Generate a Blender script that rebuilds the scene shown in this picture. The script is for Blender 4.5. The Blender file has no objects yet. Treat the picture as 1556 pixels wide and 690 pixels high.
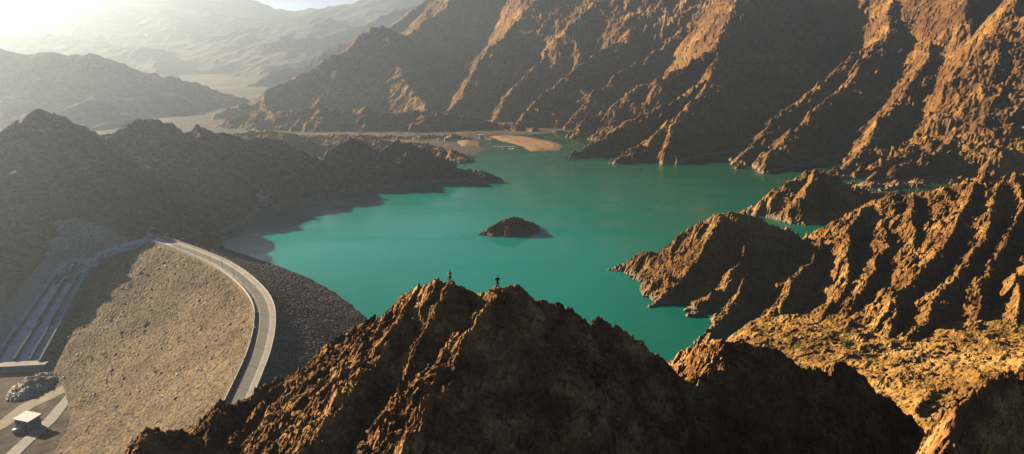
import bpy, bmesh, math, random
import numpy as np
from mathutils import Vector, Matrix

# ------------------------------------------------------------------ camera, world, sun, exposure
scene = bpy.context.scene
rad = math.radians
CAM_H = 125.0                    # metres above the lake surface (z = 0)
PITCH = rad(14.5)                # looking down
FPX = 1100.0                     # focal length in pixels of the 1556 px wide photograph
cam_d = bpy.data.cameras.new('camera')
cam = bpy.data.objects.new('camera', cam_d)
scene.collection.objects.link(cam)
cam_d.sensor_width = 36.0
cam_d.lens = 36.0 * FPX / 1556.0
cam_d.clip_start = 1.0
cam_d.clip_end = 30000.0
cam.location = (0, 0, CAM_H)
cam.rotation_euler = (math.pi / 2 - PITCH, 0, 0)
scene.camera = cam

SUN_EL, SUN_AZ = rad(20.2), rad(-58.0)      # azimuth measured from +y (view direction) towards +x
sdir = Vector((math.sin(SUN_AZ) * math.cos(SUN_EL), math.cos(SUN_AZ) * math.cos(SUN_EL), math.sin(SUN_EL)))
world = bpy.data.worlds.new('World')
scene.world = world
world.use_nodes = True
wn = world.node_tree
wn.nodes.clear()
sky = wn.nodes.new('ShaderNodeTexSky')
sky.sky_type = 'NISHITA'
sky.sun_disc = False
sky.sun_elevation = SUN_EL
sky.sun_rotation = SUN_AZ
sky.altitude = 300
sky.air_density = 0.25
sky.dust_density = 0.2
bg = wn.nodes.new('ShaderNodeBackground')
bg.inputs['Strength'].default_value = 0.05
wo = wn.nodes.new('ShaderNodeOutputWorld')
wn.links.new(sky.outputs[0], bg.inputs[0])
wn.links.new(bg.outputs[0], wo.inputs[0])

sun_d = bpy.data.lights.new('sun', 'SUN')
sun_d.energy = 5.0
sun_d.angle = rad(0.5)
sun_d.color = (1.0, 0.84, 0.62)
sun = bpy.data.objects.new('sun', sun_d)
scene.collection.objects.link(sun)
sun.rotation_euler = sdir.to_track_quat('Z', 'Y').to_euler()
sun.location = (0, 0, 900)

scene.view_settings.view_transform = 'Standard'
scene.view_settings.look = 'None'
scene.view_settings.exposure = 1.28
scene.view_settings.gamma = 1.0
scene.view_settings.use_curve_mapping = False
scene.render.engine = 'CYCLES'
cy = scene.cycles
cy.use_denoising = True
cy.max_bounces = 5
cy.diffuse_bounces = 0
cy.glossy_bounces = 2
cy.volume_bounces = 0
cy.sample_clamp_indirect = 3.0
cy.transmission_bounces = 2
cy.caustics_reflective = False
cy.caustics_refractive = False
HAZE_D, HAZE_G = 0.00021, 0.70

# ------------------------------------------------------------------ pixel -> place helpers (photo pixels, 1556 x 690)
SP, CP = math.sin(PITCH), math.cos(PITCH)
def ray(u, v):
    a = (u - 778.0) / FPX; b = (345.0 - v) / FPX
    return (a, CP + b * SP, -SP + b * CP)
def P(u, v, Y):
    d = ray(u, v); k = Y / d[1]
    return (d[0] * k, Y, CAM_H + d[2] * k)
def W(u, v, z=0.0):
    d = ray(u, v); k = (z - CAM_H) / d[2]
    return (d[0] * k, d[1] * k, z)
def pts(*a):
    """(u,v,Y) -> point at forward distance Y;  ('w',u,v[,z]) -> point at height z"""
    out = []
    for t in a:
        if t[0] == 'w':
            out.append(W(*t[1:]))
        elif t[0] == 'x':
            out.append(tuple(t[1:]))
        else:
            out.append(P(*t))
    return out

# ------------------------------------------------------------------ numpy noise
def _hash(ix, iy, seed):
    h = (ix.astype(np.int64) * 374761393 + iy.astype(np.int64) * 668265263 + seed * 1442695041) & 0xFFFFFFFF
    h = ((h ^ (h >> 13)) * 1274126177) & 0xFFFFFFFF
    h = (h ^ (h >> 16)) & 0xFFFFFFFF
    return h
def noise(x, y, seed=0):
    x0 = np.floor(x); y0 = np.floor(y)
    fx = x - x0; fy = y - y0
    ux = fx * fx * fx * (fx * (fx * 6 - 15) + 10); uy = fy * fy * fy * (fy * (fy * 6 - 15) + 10)
    def g(ix, iy, dx, dy):
        a = _hash(ix, iy, seed) * (2 * np.pi / 4294967296.0)
        return np.cos(a) * dx + np.sin(a) * dy
    n00 = g(x0, y0, fx, fy); n10 = g(x0 + 1, y0, fx - 1, fy)
    n01 = g(x0, y0 + 1, fx, fy - 1); n11 = g(x0 + 1, y0 + 1, fx - 1, fy - 1)
    return ((n00 * (1 - ux) + n10 * ux) * (1 - uy) + (n01 * (1 - ux) + n11 * ux) * uy) * 1.5
def fbm(x, y, seed=0, oct=4, gain=0.5, lac=2.03):
    s = 0; a = 1; t = 0
    for i in range(oct):
        s = s + a * noise(x, y, seed + i * 17); t += a
        a *= gain; x = x * lac + 11.3; y = y * lac - 7.1
    return s / t
def ridged(x, y, seed=0, oct=4, gain=0.5, lac=2.1):
    """0..1, sharp crests at 1"""
    s = 0; a = 1; t = 0; w = 1.0
    for i in range(oct):
        n = 1 - np.abs(noise(x, y, seed + i * 31)) * 1.6
        n = np.clip(n, 0, 1); n = n * n
        s = s + a * n * w; t += a
        w = np.clip(n * 1.4, 0.25, 1)
        a *= gain; x = x * lac + 5.2; y = y * lac + 9.7
    return s / t
def cells(x, y, seed=0):
    """Worley: F1, F2 and a random value for the nearest cell"""
    x0 = np.floor(x); y0 = np.floor(y)
    f1 = np.full(x.shape, 9.0); f2 = np.full(x.shape, 9.0); cv = np.zeros(x.shape)
    for dx in (-1, 0, 1):
        for dy in (-1, 0, 1):
            h = _hash(x0 + dx, y0 + dy, seed)
            px = x0 + dx + (h & 0xFFFF) / 65536.0; py = y0 + dy + ((h >> 16) & 0xFFFF) / 65536.0
            d = np.hypot(px - x, py - y)
            near = d < f1
            f2 = np.where(near, f1, np.minimum(f2, d))
            cv = np.where(near, (_hash(x0 + dx, y0 + dy, seed + 5) & 0xFFFF) / 65536.0, cv)
            f1 = np.where(near, d, f1)
    return f1, f2, cv

def facets(x, y, seed=0, tilt=1.0):
    """broken rock: every Worley cell is a small tilted plane at its own level; about -1..1"""
    x0 = np.floor(x); y0 = np.floor(y)
    f1 = np.full(x.shape, 9.0); out = np.zeros(x.shape)
    for dx in (-1, 0, 1):
        for dy in (-1, 0, 1):
            h = _hash(x0 + dx, y0 + dy, seed)
            px = x0 + dx + (h & 0xFFFF) / 65536.0; py = y0 + dy + ((h >> 16) & 0xFFFF) / 65536.0
            ex = x - px; ey = y - py; d = np.abs(ex) * 0.6 + np.abs(ey) * 0.6 + 0.5 * np.hypot(ex, ey)
            h2 = _hash(x0 + dx, y0 + dy, seed + 5)
            gx = (h2 & 0xFF) / 127.5 - 1; gy = ((h2 >> 8) & 0xFF) / 127.5 - 1; cv = ((h2 >> 16) & 0xFF) / 255.0 - 0.5
            v = cv + tilt * (gx * ex + gy * ey)
            near = d < f1
            out = np.where(near, v, out); f1 = np.where(near, d, f1)
    return out

# ------------------------------------------------------------------ ridges -> height
def drop(prof, d):
    """prof: (s,) or (g, d0, s): slope g up to distance d0, then s"""
    if not isinstance(prof, tuple):
        return prof * d
    g, d0, s = prof
    return g * np.minimum(d, d0) + s * np.maximum(d - d0, 0)
class Ridge:
    def __init__(self, pl, left, right, rill=(0, 10), rd=None, seed=0):
        self.p = np.array(pl, float); self.l = left; self.r = right
        self.rill = rill; self.rd = rd; self.seed = seed
    def height(self, x, y):
        best = np.full(x.shape, -1e9); 
        s_acc = 0.0
        p = self.p
        bd = np.full(x.shape, 1e9); bz = np.zeros(x.shape); bs = np.zeros(x.shape); side = np.zeros(x.shape)
        for i in range(len(p) - 1):
            ax, ay, az = p[i]; bx, by, bz_ = p[i + 1]
            ex, ey = bx - ax, by - ay
            L = math.hypot(ex, ey) + 1e-9
            t = np.clip(((x - ax) * ex + (y - ay) * ey) / (L * L), 0, 1)
            qx = ax + t * ex; qy = ay + t * ey
            d = np.hypot(x - qx, y - qy)
            c = ex * (y - ay) - ey * (x - ax)          # >0: left of travel
            z = az + t * (bz_ - az)
            # compare by resulting height (roof union)
            h = z - np.where(c > 0, drop(self.l, d), drop(self.r, d))
            m = h > best
            best = np.where(m, h, best); bd = np.where(m, d, bd); bs = np.where(m, s_acc + t * L, bs)
            side = np.where(m, np.sign(c), side)
            s_acc += L
        A, lam = self.rill
        if A > 0:
            rd = self.rd or lam * 1.2
            w = fbm(x / (lam * 2.2), y / (lam * 2.2), self.seed + 3, 2) * 0.9
            q = ridged(bs / lam + w + side * 7.3, bd / (lam * 5.0) + side * 3.1, self.seed + 50, 3, 0.55)
            k = np.clip(bd / rd, 0, 1)
            best = best - A * (1 - q) * (0.12 + 0.88 * k)
        return best

def grid_mesh(name, xs, ys, H, floor, mat, smooth=False):
    """height field on a rectilinear grid; quads wholly under `floor` are left out"""
    X, Y = np.meshgrid(xs, ys)
    ny, nx = H.shape
    keepv = H > floor
    kf = keepv[:-1, :-1] | keepv[1:, :-1] | keepv[:-1, 1:] | keepv[1:, 1:]
    jj, ii = np.nonzero(kf)
    a = jj * nx + ii
    q = np.stack([a, a + 1, a + nx + 1, a + nx], 1)
    used = np.zeros(nx * ny, bool); used[q.ravel()] = True
    remap = np.cumsum(used) - 1
    co = np.stack([X.ravel(), Y.ravel(), H.ravel()], 1)[used]
    q = remap[q]
    return raw_mesh(name, co, q, mat, smooth)
def raw_mesh(name, co, q, mat, smooth=False):
    me = bpy.data.meshes.new(name)
    n = len(q); k = q.shape[1]
    me.vertices.add(len(co)); me.vertices.foreach_set('co', np.ascontiguousarray(co, np.float32).ravel())
    me.loops.add(n * k); me.loops.foreach_set('vertex_index', np.ascontiguousarray(q, np.int32).ravel())
    me.polygons.add(n)
    me.polygons.foreach_set('loop_start', np.arange(0, n * k, k, dtype=np.int32))
    me.polygons.foreach_set('loop_total', np.full(n, k, np.int32))
    me.update(calc_edges=True)
    me.polygons.foreach_set('use_smooth', np.full(n, bool(smooth)))
    me.validate()
    me.materials.append(mat)
    o = bpy.data.objects.new(name, me)
    scene.collection.objects.link(o)
    return o
def axis(*segs):
    """segs: (start, stop, step), ... -> increasing coordinates"""
    out = []
    for a, b, s in segs:
        out.append(np.arange(a, b - s * 0.25, s))
    out.append(np.array([segs[-1][1]]))
    return np.concatenate(out)
# ------------------------------------------------------------------ materials
def new_mat(name):
    m = bpy.data.materials.new(name); m.use_nodes = True
    nt = m.node_tree; b = nt.nodes['Principled BSDF']
    return m, nt, b
def N(nt, t, **kw):
    n = nt.nodes.new(t)
    for k, v in kw.items():
        if k in n.inputs: n.inputs[k].default_value = v
        else: setattr(n, k, v)
    return n
def simple(name, col, rough=0.8, noise_scale=None, amt=0.25, bump=0.0, metallic=0.0, spec=0.3):
    m, nt, b = new_mat(name)
    b.inputs['Roughness'].default_value = rough
    b.inputs['Metallic'].default_value = metallic
    b.inputs['Specular IOR Level'].default_value = spec
    if noise_scale:
        g = N(nt, 'ShaderNodeNewGeometry')
        n = N(nt, 'ShaderNodeTexNoise'); n.inputs['Scale'].default_value = noise_scale; n.inputs['Detail'].default_value = 6
        nt.links.new(g.outputs['Position'], n.inputs['Vector'])
        mx = N(nt, 'ShaderNodeMix', data_type='RGBA')
        mx.inputs[6].default_value = (*[c * (1 - amt) for c in col], 1)
        mx.inputs[7].default_value = (*[min(1, c * (1 + amt)) for c in col], 1)
        r = N(nt, 'ShaderNodeMapRange'); r.inputs['From Min'].default_value = 0.3; r.inputs['From Max'].default_value = 0.7
        nt.links.new(n.outputs['Fac'], r.inputs['Value'])
        nt.links.new(r.outputs[0], mx.inputs[0])
        nt.links.new(mx.outputs[2], b.inputs['Base Color'])
        if bump:
            bp = N(nt, 'ShaderNodeBump'); bp.inputs['Distance'].default_value = bump
            nt.links.new(n.outputs['Fac'], bp.inputs['Height']); nt.links.new(bp.outputs[0], b.inputs['Normal'])
    else:
        b.inputs['Base Color'].default_value = (*col, 1)
    return m
def rock_mat(name, dark, mid, light, s_big, s_fine, bump, flat_col=None, con=1.0, flat_lo=0.80, flat_hi=0.95, shore=True):
    """brown weathered rock: big patches, broken fine grain, dust on the flatter parts, bleached band at the waterline"""
    m, nt, b = new_mat(name); L = nt.links.new
    b.inputs['Roughness'].default_value = 0.92; b.inputs['Specular IOR Level'].default_value = 0.15
    g = N(nt, 'ShaderNodeNewGeometry')
    n1 = N(nt, 'ShaderNodeTexNoise'); n1.inputs['Scale'].default_value = 1 / s_big; n1.inputs['Detail'].default_value = 7; n1.inputs['Roughness'].default_value = 0.65
    n2 = N(nt, 'ShaderNodeTexNoise'); n2.inputs['Scale'].default_value = 1 / s_fine; n2.inputs['Detail'].default_value = 5; n2.inputs['Roughness'].default_value = 0.7
    vo = N(nt, 'ShaderNodeTexVoronoi'); vo.inputs['Scale'].default_value = 1.0 / s_fine; vo.inputs['Randomness'].default_value = 1
    L(g.outputs['Position'], n1.inputs['Vector']); L(g.outputs['Position'], n2.inputs['Vector'])
    wv = N(nt, 'ShaderNodeVectorMath', operation='MULTIPLY_ADD')
    L(n2.outputs['Color'], wv.inputs[0]); wv.inputs[1].default_value = (s_fine * 0.8,) * 3; L(g.outputs['Position'], wv.inputs[2])
    L(wv.outputs[0], vo.inputs['Vector'])
    cr = N(nt, 'ShaderNodeValToRGB')
    e = cr.color_ramp.elements
    e[0].position = 0.32; e[0].color = (*dark, 1); e[1].position = 0.68; e[1].color = (*light, 1)
    e2 = cr.color_ramp.elements.new(0.5); e2.color = (*mid, 1)
    L(n1.outputs['Fac'], cr.inputs[0])
    # fine value break-up
    mr = N(nt, 'ShaderNodeMapRange'); mr.inputs['From Min'].default_value = 0.3; mr.inputs['From Max'].default_value = 0.72
    mr.inputs['To Min'].default_value = 1 - 0.5 * con; mr.inputs['To Max'].default_value = 1 + 0.45 * con
    L(n2.outputs['Fac'], mr.inputs['Value'])
    sc_ = N(nt, 'ShaderNodeVectorMath', operation='SCALE'); L(cr.outputs[0], sc_.inputs[0]); L(mr.outputs[0], sc_.inputs['Scale'])
    hs = N(nt, 'ShaderNodeVectorMath', operation='MULTIPLY')
    vr = N(nt, 'ShaderNodeMix', data_type='RGBA'); vr.inputs[6].default_value = (0.78, 0.76, 0.76, 1); vr.inputs[7].default_value = (1.25, 1.15, 1.05, 1)
    sp = N(nt, 'ShaderNodeSeparateColor'); L(vo.outputs['Color'], sp.inputs[0]); L(sp.outputs[0], vr.inputs[0])
    L(sc_.outputs[0], hs.inputs[0]); L(vr.outputs[2], hs.inputs[1])
    col = hs.outputs[0]
    if flat_col:
        sx = N(nt, 'ShaderNodeSeparateXYZ'); L(g.outputs['Normal'], sx.inputs[0])
        fm = N(nt, 'ShaderNodeMapRange'); fm.inputs['From Min'].default_value = flat_lo; fm.inputs['From Max'].default_value = flat_hi; fm.inputs['To Max'].default_value = 0.8
        L(sx.outputs['Z'], fm.inputs['Value'])
        fc = N(nt, 'ShaderNodeVectorMath', operation='SCALE'); fc.inputs[0].default_value = flat_col; L(mr.outputs[0], fc.inputs['Scale'])
        mx = N(nt, 'ShaderNodeMix', data_type='RGBA'); L(fm.outputs[0], mx.inputs[0]); L(col, mx.inputs[6]); L(fc.outputs[0], mx.inputs[7])
        col = mx.outputs[2]
    if shore:
        px = N(nt, 'ShaderNodeSeparateXYZ'); L(g.outputs['Position'], px.inputs[0])
        ad = N(nt, 'ShaderNodeMath', operation='MULTIPLY_ADD'); L(n2.outputs['Fac'], ad.inputs[0]); ad.inputs[1].default_value = -2.6; L(px.outputs['Z'], ad.inputs[2])
        sm = N(nt, 'ShaderNodeMapRange'); sm.inputs['From Min'].default_value = 0.1; sm.inputs['From Max'].default_value = 2.2
        sm.inputs['To Min'].default_value = 0.75; sm.inputs['To Max'].default_value = 0.0
        L(ad.outputs[0], sm.inputs['Value'])
        mx = N(nt, 'ShaderNodeMix', data_type='RGBA'); L(sm.outputs[0], mx.inputs[0]); L(col, mx.inputs[6]); mx.inputs[7].default_value = (0.40, 0.30, 0.19, 1)
        col = mx.outputs[2]
    L(col, b.inputs['Base Color'])
    hh = N(nt, 'ShaderNodeMath', operation='ADD'); L(n2.outputs['Fac'], hh.inputs[0]); L(vo.outputs['Distance'], hh.inputs[1])
    bp = N(nt, 'ShaderNodeBump'); bp.inputs['Distance'].default_value = bump; bp.inputs['Strength'].default_value = 1.0
    L(hh.outputs[0], bp.inputs['Height']); L(bp.outputs[0], b.inputs['Normal'])
    return m
M = {}
M['rock_near'] = rock_mat('rock_near', (0.10, 0.038, 0.020), (0.38, 0.175, 0.055), (0.82, 0.48, 0.16), 5.0, 0.45, 0.22, (0.46, 0.25, 0.075))
M['rock_mid'] = rock_mat('rock_mid', (0.14, 0.062, 0.022), (0.34, 0.170, 0.046), (0.60, 0.35, 0.105), 24.0, 1.6, 0.6, (0.44, 0.25, 0.085))
M['rock_far'] = rock_mat('rock_far', (0.11, 0.050, 0.022), (0.26, 0.127, 0.038), (0.50, 0.275, 0.080), 70.0, 5.0, 1.6, (0.36, 0.205, 0.09))
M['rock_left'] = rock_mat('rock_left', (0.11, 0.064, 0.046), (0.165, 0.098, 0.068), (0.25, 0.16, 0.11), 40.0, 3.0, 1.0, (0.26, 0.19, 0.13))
M['rock_haze'] = rock_mat('rock_haze', (0.07, 0.055, 0.045), (0.095, 0.072, 0.055), (0.125, 0.095, 0.072), 160.0, 14.0, 2.5, (0.15, 0.115, 0.08), shore=False)
M['valley'] = rock_mat('valley', (0.24, 0.125, 0.030), (0.42, 0.235, 0.058), (0.62, 0.38, 0.12), 30.0, 1.6, 0.25, None, con=0.7, shore=True)

def water_mat():
    m, nt, b = new_mat('lake_water'); L = nt.links.new
    g = N(nt, 'ShaderNodeNewGeometry')
    n1 = N(nt, 'ShaderNodeTexNoise'); n1.inputs['Scale'].default_value = 0.006; n1.inputs['Detail'].default_value = 4
    mp = N(nt, 'ShaderNodeMapping'); mp.inputs['Scale'].default_value = (1.0, 0.45, 1); mp.inputs['Rotation'].default_value = (0, 0, 0.5)
    L(g.outputs['Position'], mp.inputs['Vector']); L(mp.outputs[0], n1.inputs['Vector'])
    # paler turquoise in the bay by the dam, greener open water further off (distance from the bay)
    dv = N(nt, 'ShaderNodeVectorMath', operation='DISTANCE'); L(g.outputs['Position'], dv.inputs[0]); dv.inputs[1].default_value = (-95, 430, 0)
    ad = N(nt, 'ShaderNodeMath', operation='MULTIPLY_ADD'); L(n1.outputs['Fac'], ad.inputs[0]); ad.inputs[1].default_value = 260.0; L(dv.outputs['Value'], ad.inputs[2])
    mr = N(nt, 'ShaderNodeMapRange'); mr.inputs['From Min'].default_value = 150; mr.inputs['From Max'].default_value = 640
    L(ad.outputs[0], mr.inputs['Value'])
    cr = N(nt, 'ShaderNodeValToRGB'); e = cr.color_ramp.elements
    e[0].position = 0.0; e[0].color = (0.006, 0.31, 0.28, 1)
    e[1].position = 1.0; e[1].color = (0.020, 0.070, 0.028, 1)
    k = e.new(0.35); k.color = (0.002, 0.18, 0.125, 1)
    k = e.new(0.7); k.color = (0.008, 0.105, 0.055, 1)
    L(mr.outputs[0], cr.inputs[0]); L(cr.outputs[0], b.inputs['Base Color'])
    b.inputs['Roughness'].default_value = 0.15; b.inputs['IOR'].default_value = 1.33
    b.inputs['Specular IOR Level'].default_value = 0.24
    n3 = N(nt, 'ShaderNodeTexNoise'); n3.inputs['Scale'].default_value = 0.018; n3.inputs['Detail'].default_value = 5
    m3 = N(nt, 'ShaderNodeMapping'); m3.inputs['Scale'].default_value = (0.5, 1.6, 1); m3.inputs['Rotation'].default_value = (0, 0, -0.35)
    L(g.outputs['Position'], m3.inputs['Vector']); L(m3.outputs[0], n3.inputs['Vector'])
    r3 = N(nt, 'ShaderNodeMapRange'); r3.inputs['From Min'].default_value = 0.4; r3.inputs['From Max'].default_value = 0.65; r3.inputs['To Min'].default_value = 0.08; r3.inputs['To Max'].default_value = 0.34
    L(n3.outputs['Fac'], r3.inputs['Value']); L(r3.outputs[0], b.inputs['Roughness'])
    n2 = N(nt, 'ShaderNodeTexNoise'); n2.inputs['Scale'].default_value = 0.7; n2.inputs['Detail'].default_value = 4
    L(g.outputs['Position'], n2.inputs['Vector'])
    bp = N(nt, 'ShaderNodeBump'); bp.inputs['Distance'].default_value = 0.05; bp.inputs['Strength'].default_value = 0.6
    L(n2.outputs['Fac'], bp.inputs['Height']); L(bp.outputs[0], b.inputs['Normal'])
    return m
M['water'] = water_mat()
M['sand'] = rock_mat('sand', (0.075, 0.062, 0.045), (0.13, 0.10, 0.07), (0.22, 0.17, 0.115), 110.0, 6.0, 0.4, None, shore=False)

# ------------------------------------------------------------------ terrain
def setkind(o, k='structure'):
    o['kind'] = k; return o
def build(name, xs, ys, ridges, mat, floor, warp=(0, 1), rough=(0, 1), fine=(0, 1), chunk=(0, 1), seed=1, post=None, smooth=False, base=None):
    X, Y = np.meshgrid(xs, ys)
    wa, wl = warp
    if wa:
        WX = X + wa * fbm(X / wl, Y / wl, seed, 3); WY = Y + wa * fbm(X / wl + 40, Y / wl - 31, seed + 9, 3)
    else: WX, WY = X, Y
    H = np.full(X.shape, -1e9)
    for r in ridges:
        H = np.maximum(H, r.height(WX, WY))
    if base is not None: H = np.maximum(H, base(X, Y))
    a, l = rough
    if a: H = H + a * (ridged(X / l, Y / l, seed + 100, 5, 0.55) - 0.55)
    a, l = chunk
    if a:
        wx = 0.30 * l * fbm(X / l * 0.9, Y / l * 0.9, seed + 7, 2); wy = 0.30 * l * fbm(X / l * 0.9 + 9, Y / l * 0.9, seed + 8, 2)
        cu = (X + wx) * 0.82 + (Y + wy) * 0.57; cw = -(X + wx) * 0.57 + (Y + wy) * 0.82
        for kl, ka in ((2.7, 1.1), (1.0, 0.75), (0.42, 0.36)):
            H = H + a * ka * facets(cu / (l * kl * 1.5), cw / (l * kl * 0.8), seed + 11 + int(kl * 10), 1.3)
    a, l = fine
    if a: H = H + a * fbm(X / l, Y / l, seed + 200, 4, 0.6)
    if post is not None: H = post(X, Y, H)
    o = grid_mesh(name, xs, ys, H, floor, mat, smooth)
    o['kind'] = 'structure'
    return o, (xs, ys, H)
def sample(field, x, y):
    xs, ys, H = field
    i = min(max(np.searchsorted(xs, x) - 1, 0), len(xs) - 2); j = min(max(np.searchsorted(ys, y) - 1, 0), len(ys) - 2)
    tx = (x - xs[i]) / (xs[i + 1] - xs[i]); ty = (y - ys[j]) / (ys[j + 1] - ys[j])
    return float((H[j, i] * (1 - tx) + H[j, i + 1] * tx) * (1 - ty) + (H[j + 1, i] * (1 - tx) + H[j + 1, i + 1] * tx) * ty)

# --- ground sheets
def sheet(name, poly, mat, kind='structure'):
    bm = bmesh.new(); vs = [bm.verts.new(p) for p in poly]; bm.faces.new(vs)
    bmesh.ops.triangulate(bm, faces=bm.faces[:])
    me = bpy.data.meshes.new(name); bm.to_mesh(me); bm.free(); me.materials.append(mat)
    o = bpy.data.objects.new(name, me); scene.collection.objects.link(o); o['kind'] = kind
    return o
DAM_Z = 18.0; TOE_Z = -20.0

STANDS = [P(684, 430, 87.3), P(756, 435.5, 86.3)]
def stand(X, Y, H):
    for x, y, z in STANDS:
        k = np.clip(1.6 - np.hypot(X - x, Y - y) / 0.9, 0, 1); H = H * (1 - k) + (z + 0.25 * (H - z)) * k
    return H
# --- foreground hill the two people stand on
fg_crest = pts((150, 760, 66), (190, 710, 71), (222, 655, 77), (240, 644, 79), (262, 645, 80), (286, 656, 82), (312, 640, 84), (332, 612, 88), (365, 603, 90), (420, 588, 92), (470, 560, 92), (520, 532, 92),
    (565, 505, 92), (592, 480, 91), (612, 452, 90), (635, 432, 89), (658, 426, 88), (684, 429, 87), (705, 436, 88), (728, 442, 88), (745, 438, 87), (756, 436, 86), (790, 436, 88),
    (830, 456, 91), (870, 466, 93), (884, 491, 94), (920, 488, 96), (950, 505, 97), (985, 530, 98), (1005, 555, 99), (1027, 572, 100), (1066, 569, 103), (1086, 538, 106), (1096, 517, 107),
    (1130, 516, 109), (1170, 521, 111), (1200, 541, 111), (1222, 557, 112), (1240, 550, 113), (1265, 561, 114), (1280, 547, 116), (1297, 557, 116), (1312, 573, 116), (1350, 601, 116),
    (1385, 646, 113), (1412, 674, 110), (1440, 720, 106), (1480, 800, 98))
CR = (1.15, 14, 0.8)
FR = [
    Ridge(fg_crest[:16], 0.9, 0.92, (0.9, 5.0), seed=2),
    Ridge(fg_crest[15:], 0.9, 1.3, (1.1, 5.0), seed=34),
    Ridge(pts((756, 436, 86), (735, 466, 83.5), (714, 492, 81.5), (698, 535, 78.5), (682, 590, 75.0), (662, 645, 71.8), (640, 710, 68), (610, 790, 63)), 1.5, (0.85, 3, 1.3), (1.0, 3.0), seed=3),
    Ridge(pts((706, 500, 81.0), (690, 540, 78.5), (665, 590, 75.2), (640, 640, 72.2), (600, 715, 67.5), (560, 790, 63)), 1.0, (0.35, 7, 1.4), (1.3, 3.5), seed=33),
    Ridge(pts((684, 429, 87), (662, 465, 84.5), (642, 505, 82.3), (624, 545, 80.3), (600, 590, 77)), 1.4, 1.1, (0.5, 3), seed=4),
    Ridge(pts((635, 432, 89), (612, 470, 86), (592, 515, 83.5), (560, 560, 80.5), (500, 625, 75.5), (440, 700, 69), (380, 770, 63)), 1.3, 0.75, (1.0, 3.5), seed=5),
    Ridge(pts((520, 532, 92), (470, 590, 86), (420, 640, 81), (370, 700, 75)), 1.1, 0.75, (0.8, 3), seed=6),
    Ridge(pts((420, 588, 92), (380, 630, 86), (340, 680, 80), (300, 740, 74)), 1.2, 0.8, (0.8, 3), seed=7),
    Ridge(pts((332, 612, 88), (318, 655, 82), (300, 700, 77)), 1.2, 0.9, (0.6, 3), seed=8),
    Ridge(pts((1098, 514, 110), (1072, 514, 117), (1045, 540, 123), (1030, 564, 128), (1015, 620, 136)), 0.9, 1.0, (0.8, 4), seed=12),
]
xs = axis((-170, -75, 1.2), (-75, 80, 0.18), (80, 200, 1.0)); ys = axis((28, 56, 1.2), (56, 120, 0.18), (120, 230, 1.0))
fg_obj, FGF = build('foreground_hill', xs, ys, FR, M['rock_near'], -24, warp=(0.8, 9), rough=(0.9, 5.5), chunk=(0.75, 1.4), fine=(0.2, 0.5), seed=21, post=stand)

# --- dark shoulder at the lower right corner
NR = [Ridge(pts((1405, 800, 60), (1428, 705, 67), (1447, 640, 73), (1458, 612, 76), (1482, 590, 78), (1502, 571, 80), (1530, 566, 82), (1556, 560, 84), (1620, 530, 88), (1750, 480, 94)), 2.2, 2.3, (0.8, 4), seed=31)]
xs = axis((28, 90, 0.25), (90, 190, 1.0)); ys = axis((30, 52, 1.2), (52, 106, 0.25), (106, 190, 1.2))
sh_obj, _ = build('foreground_shoulder', xs, ys, NR, M['rock_near'], 6, warp=(0.8, 9), rough=(1.5, 5.5), chunk=(0.75, 1.6), fine=(0.2, 0.6), seed=35)

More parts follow.
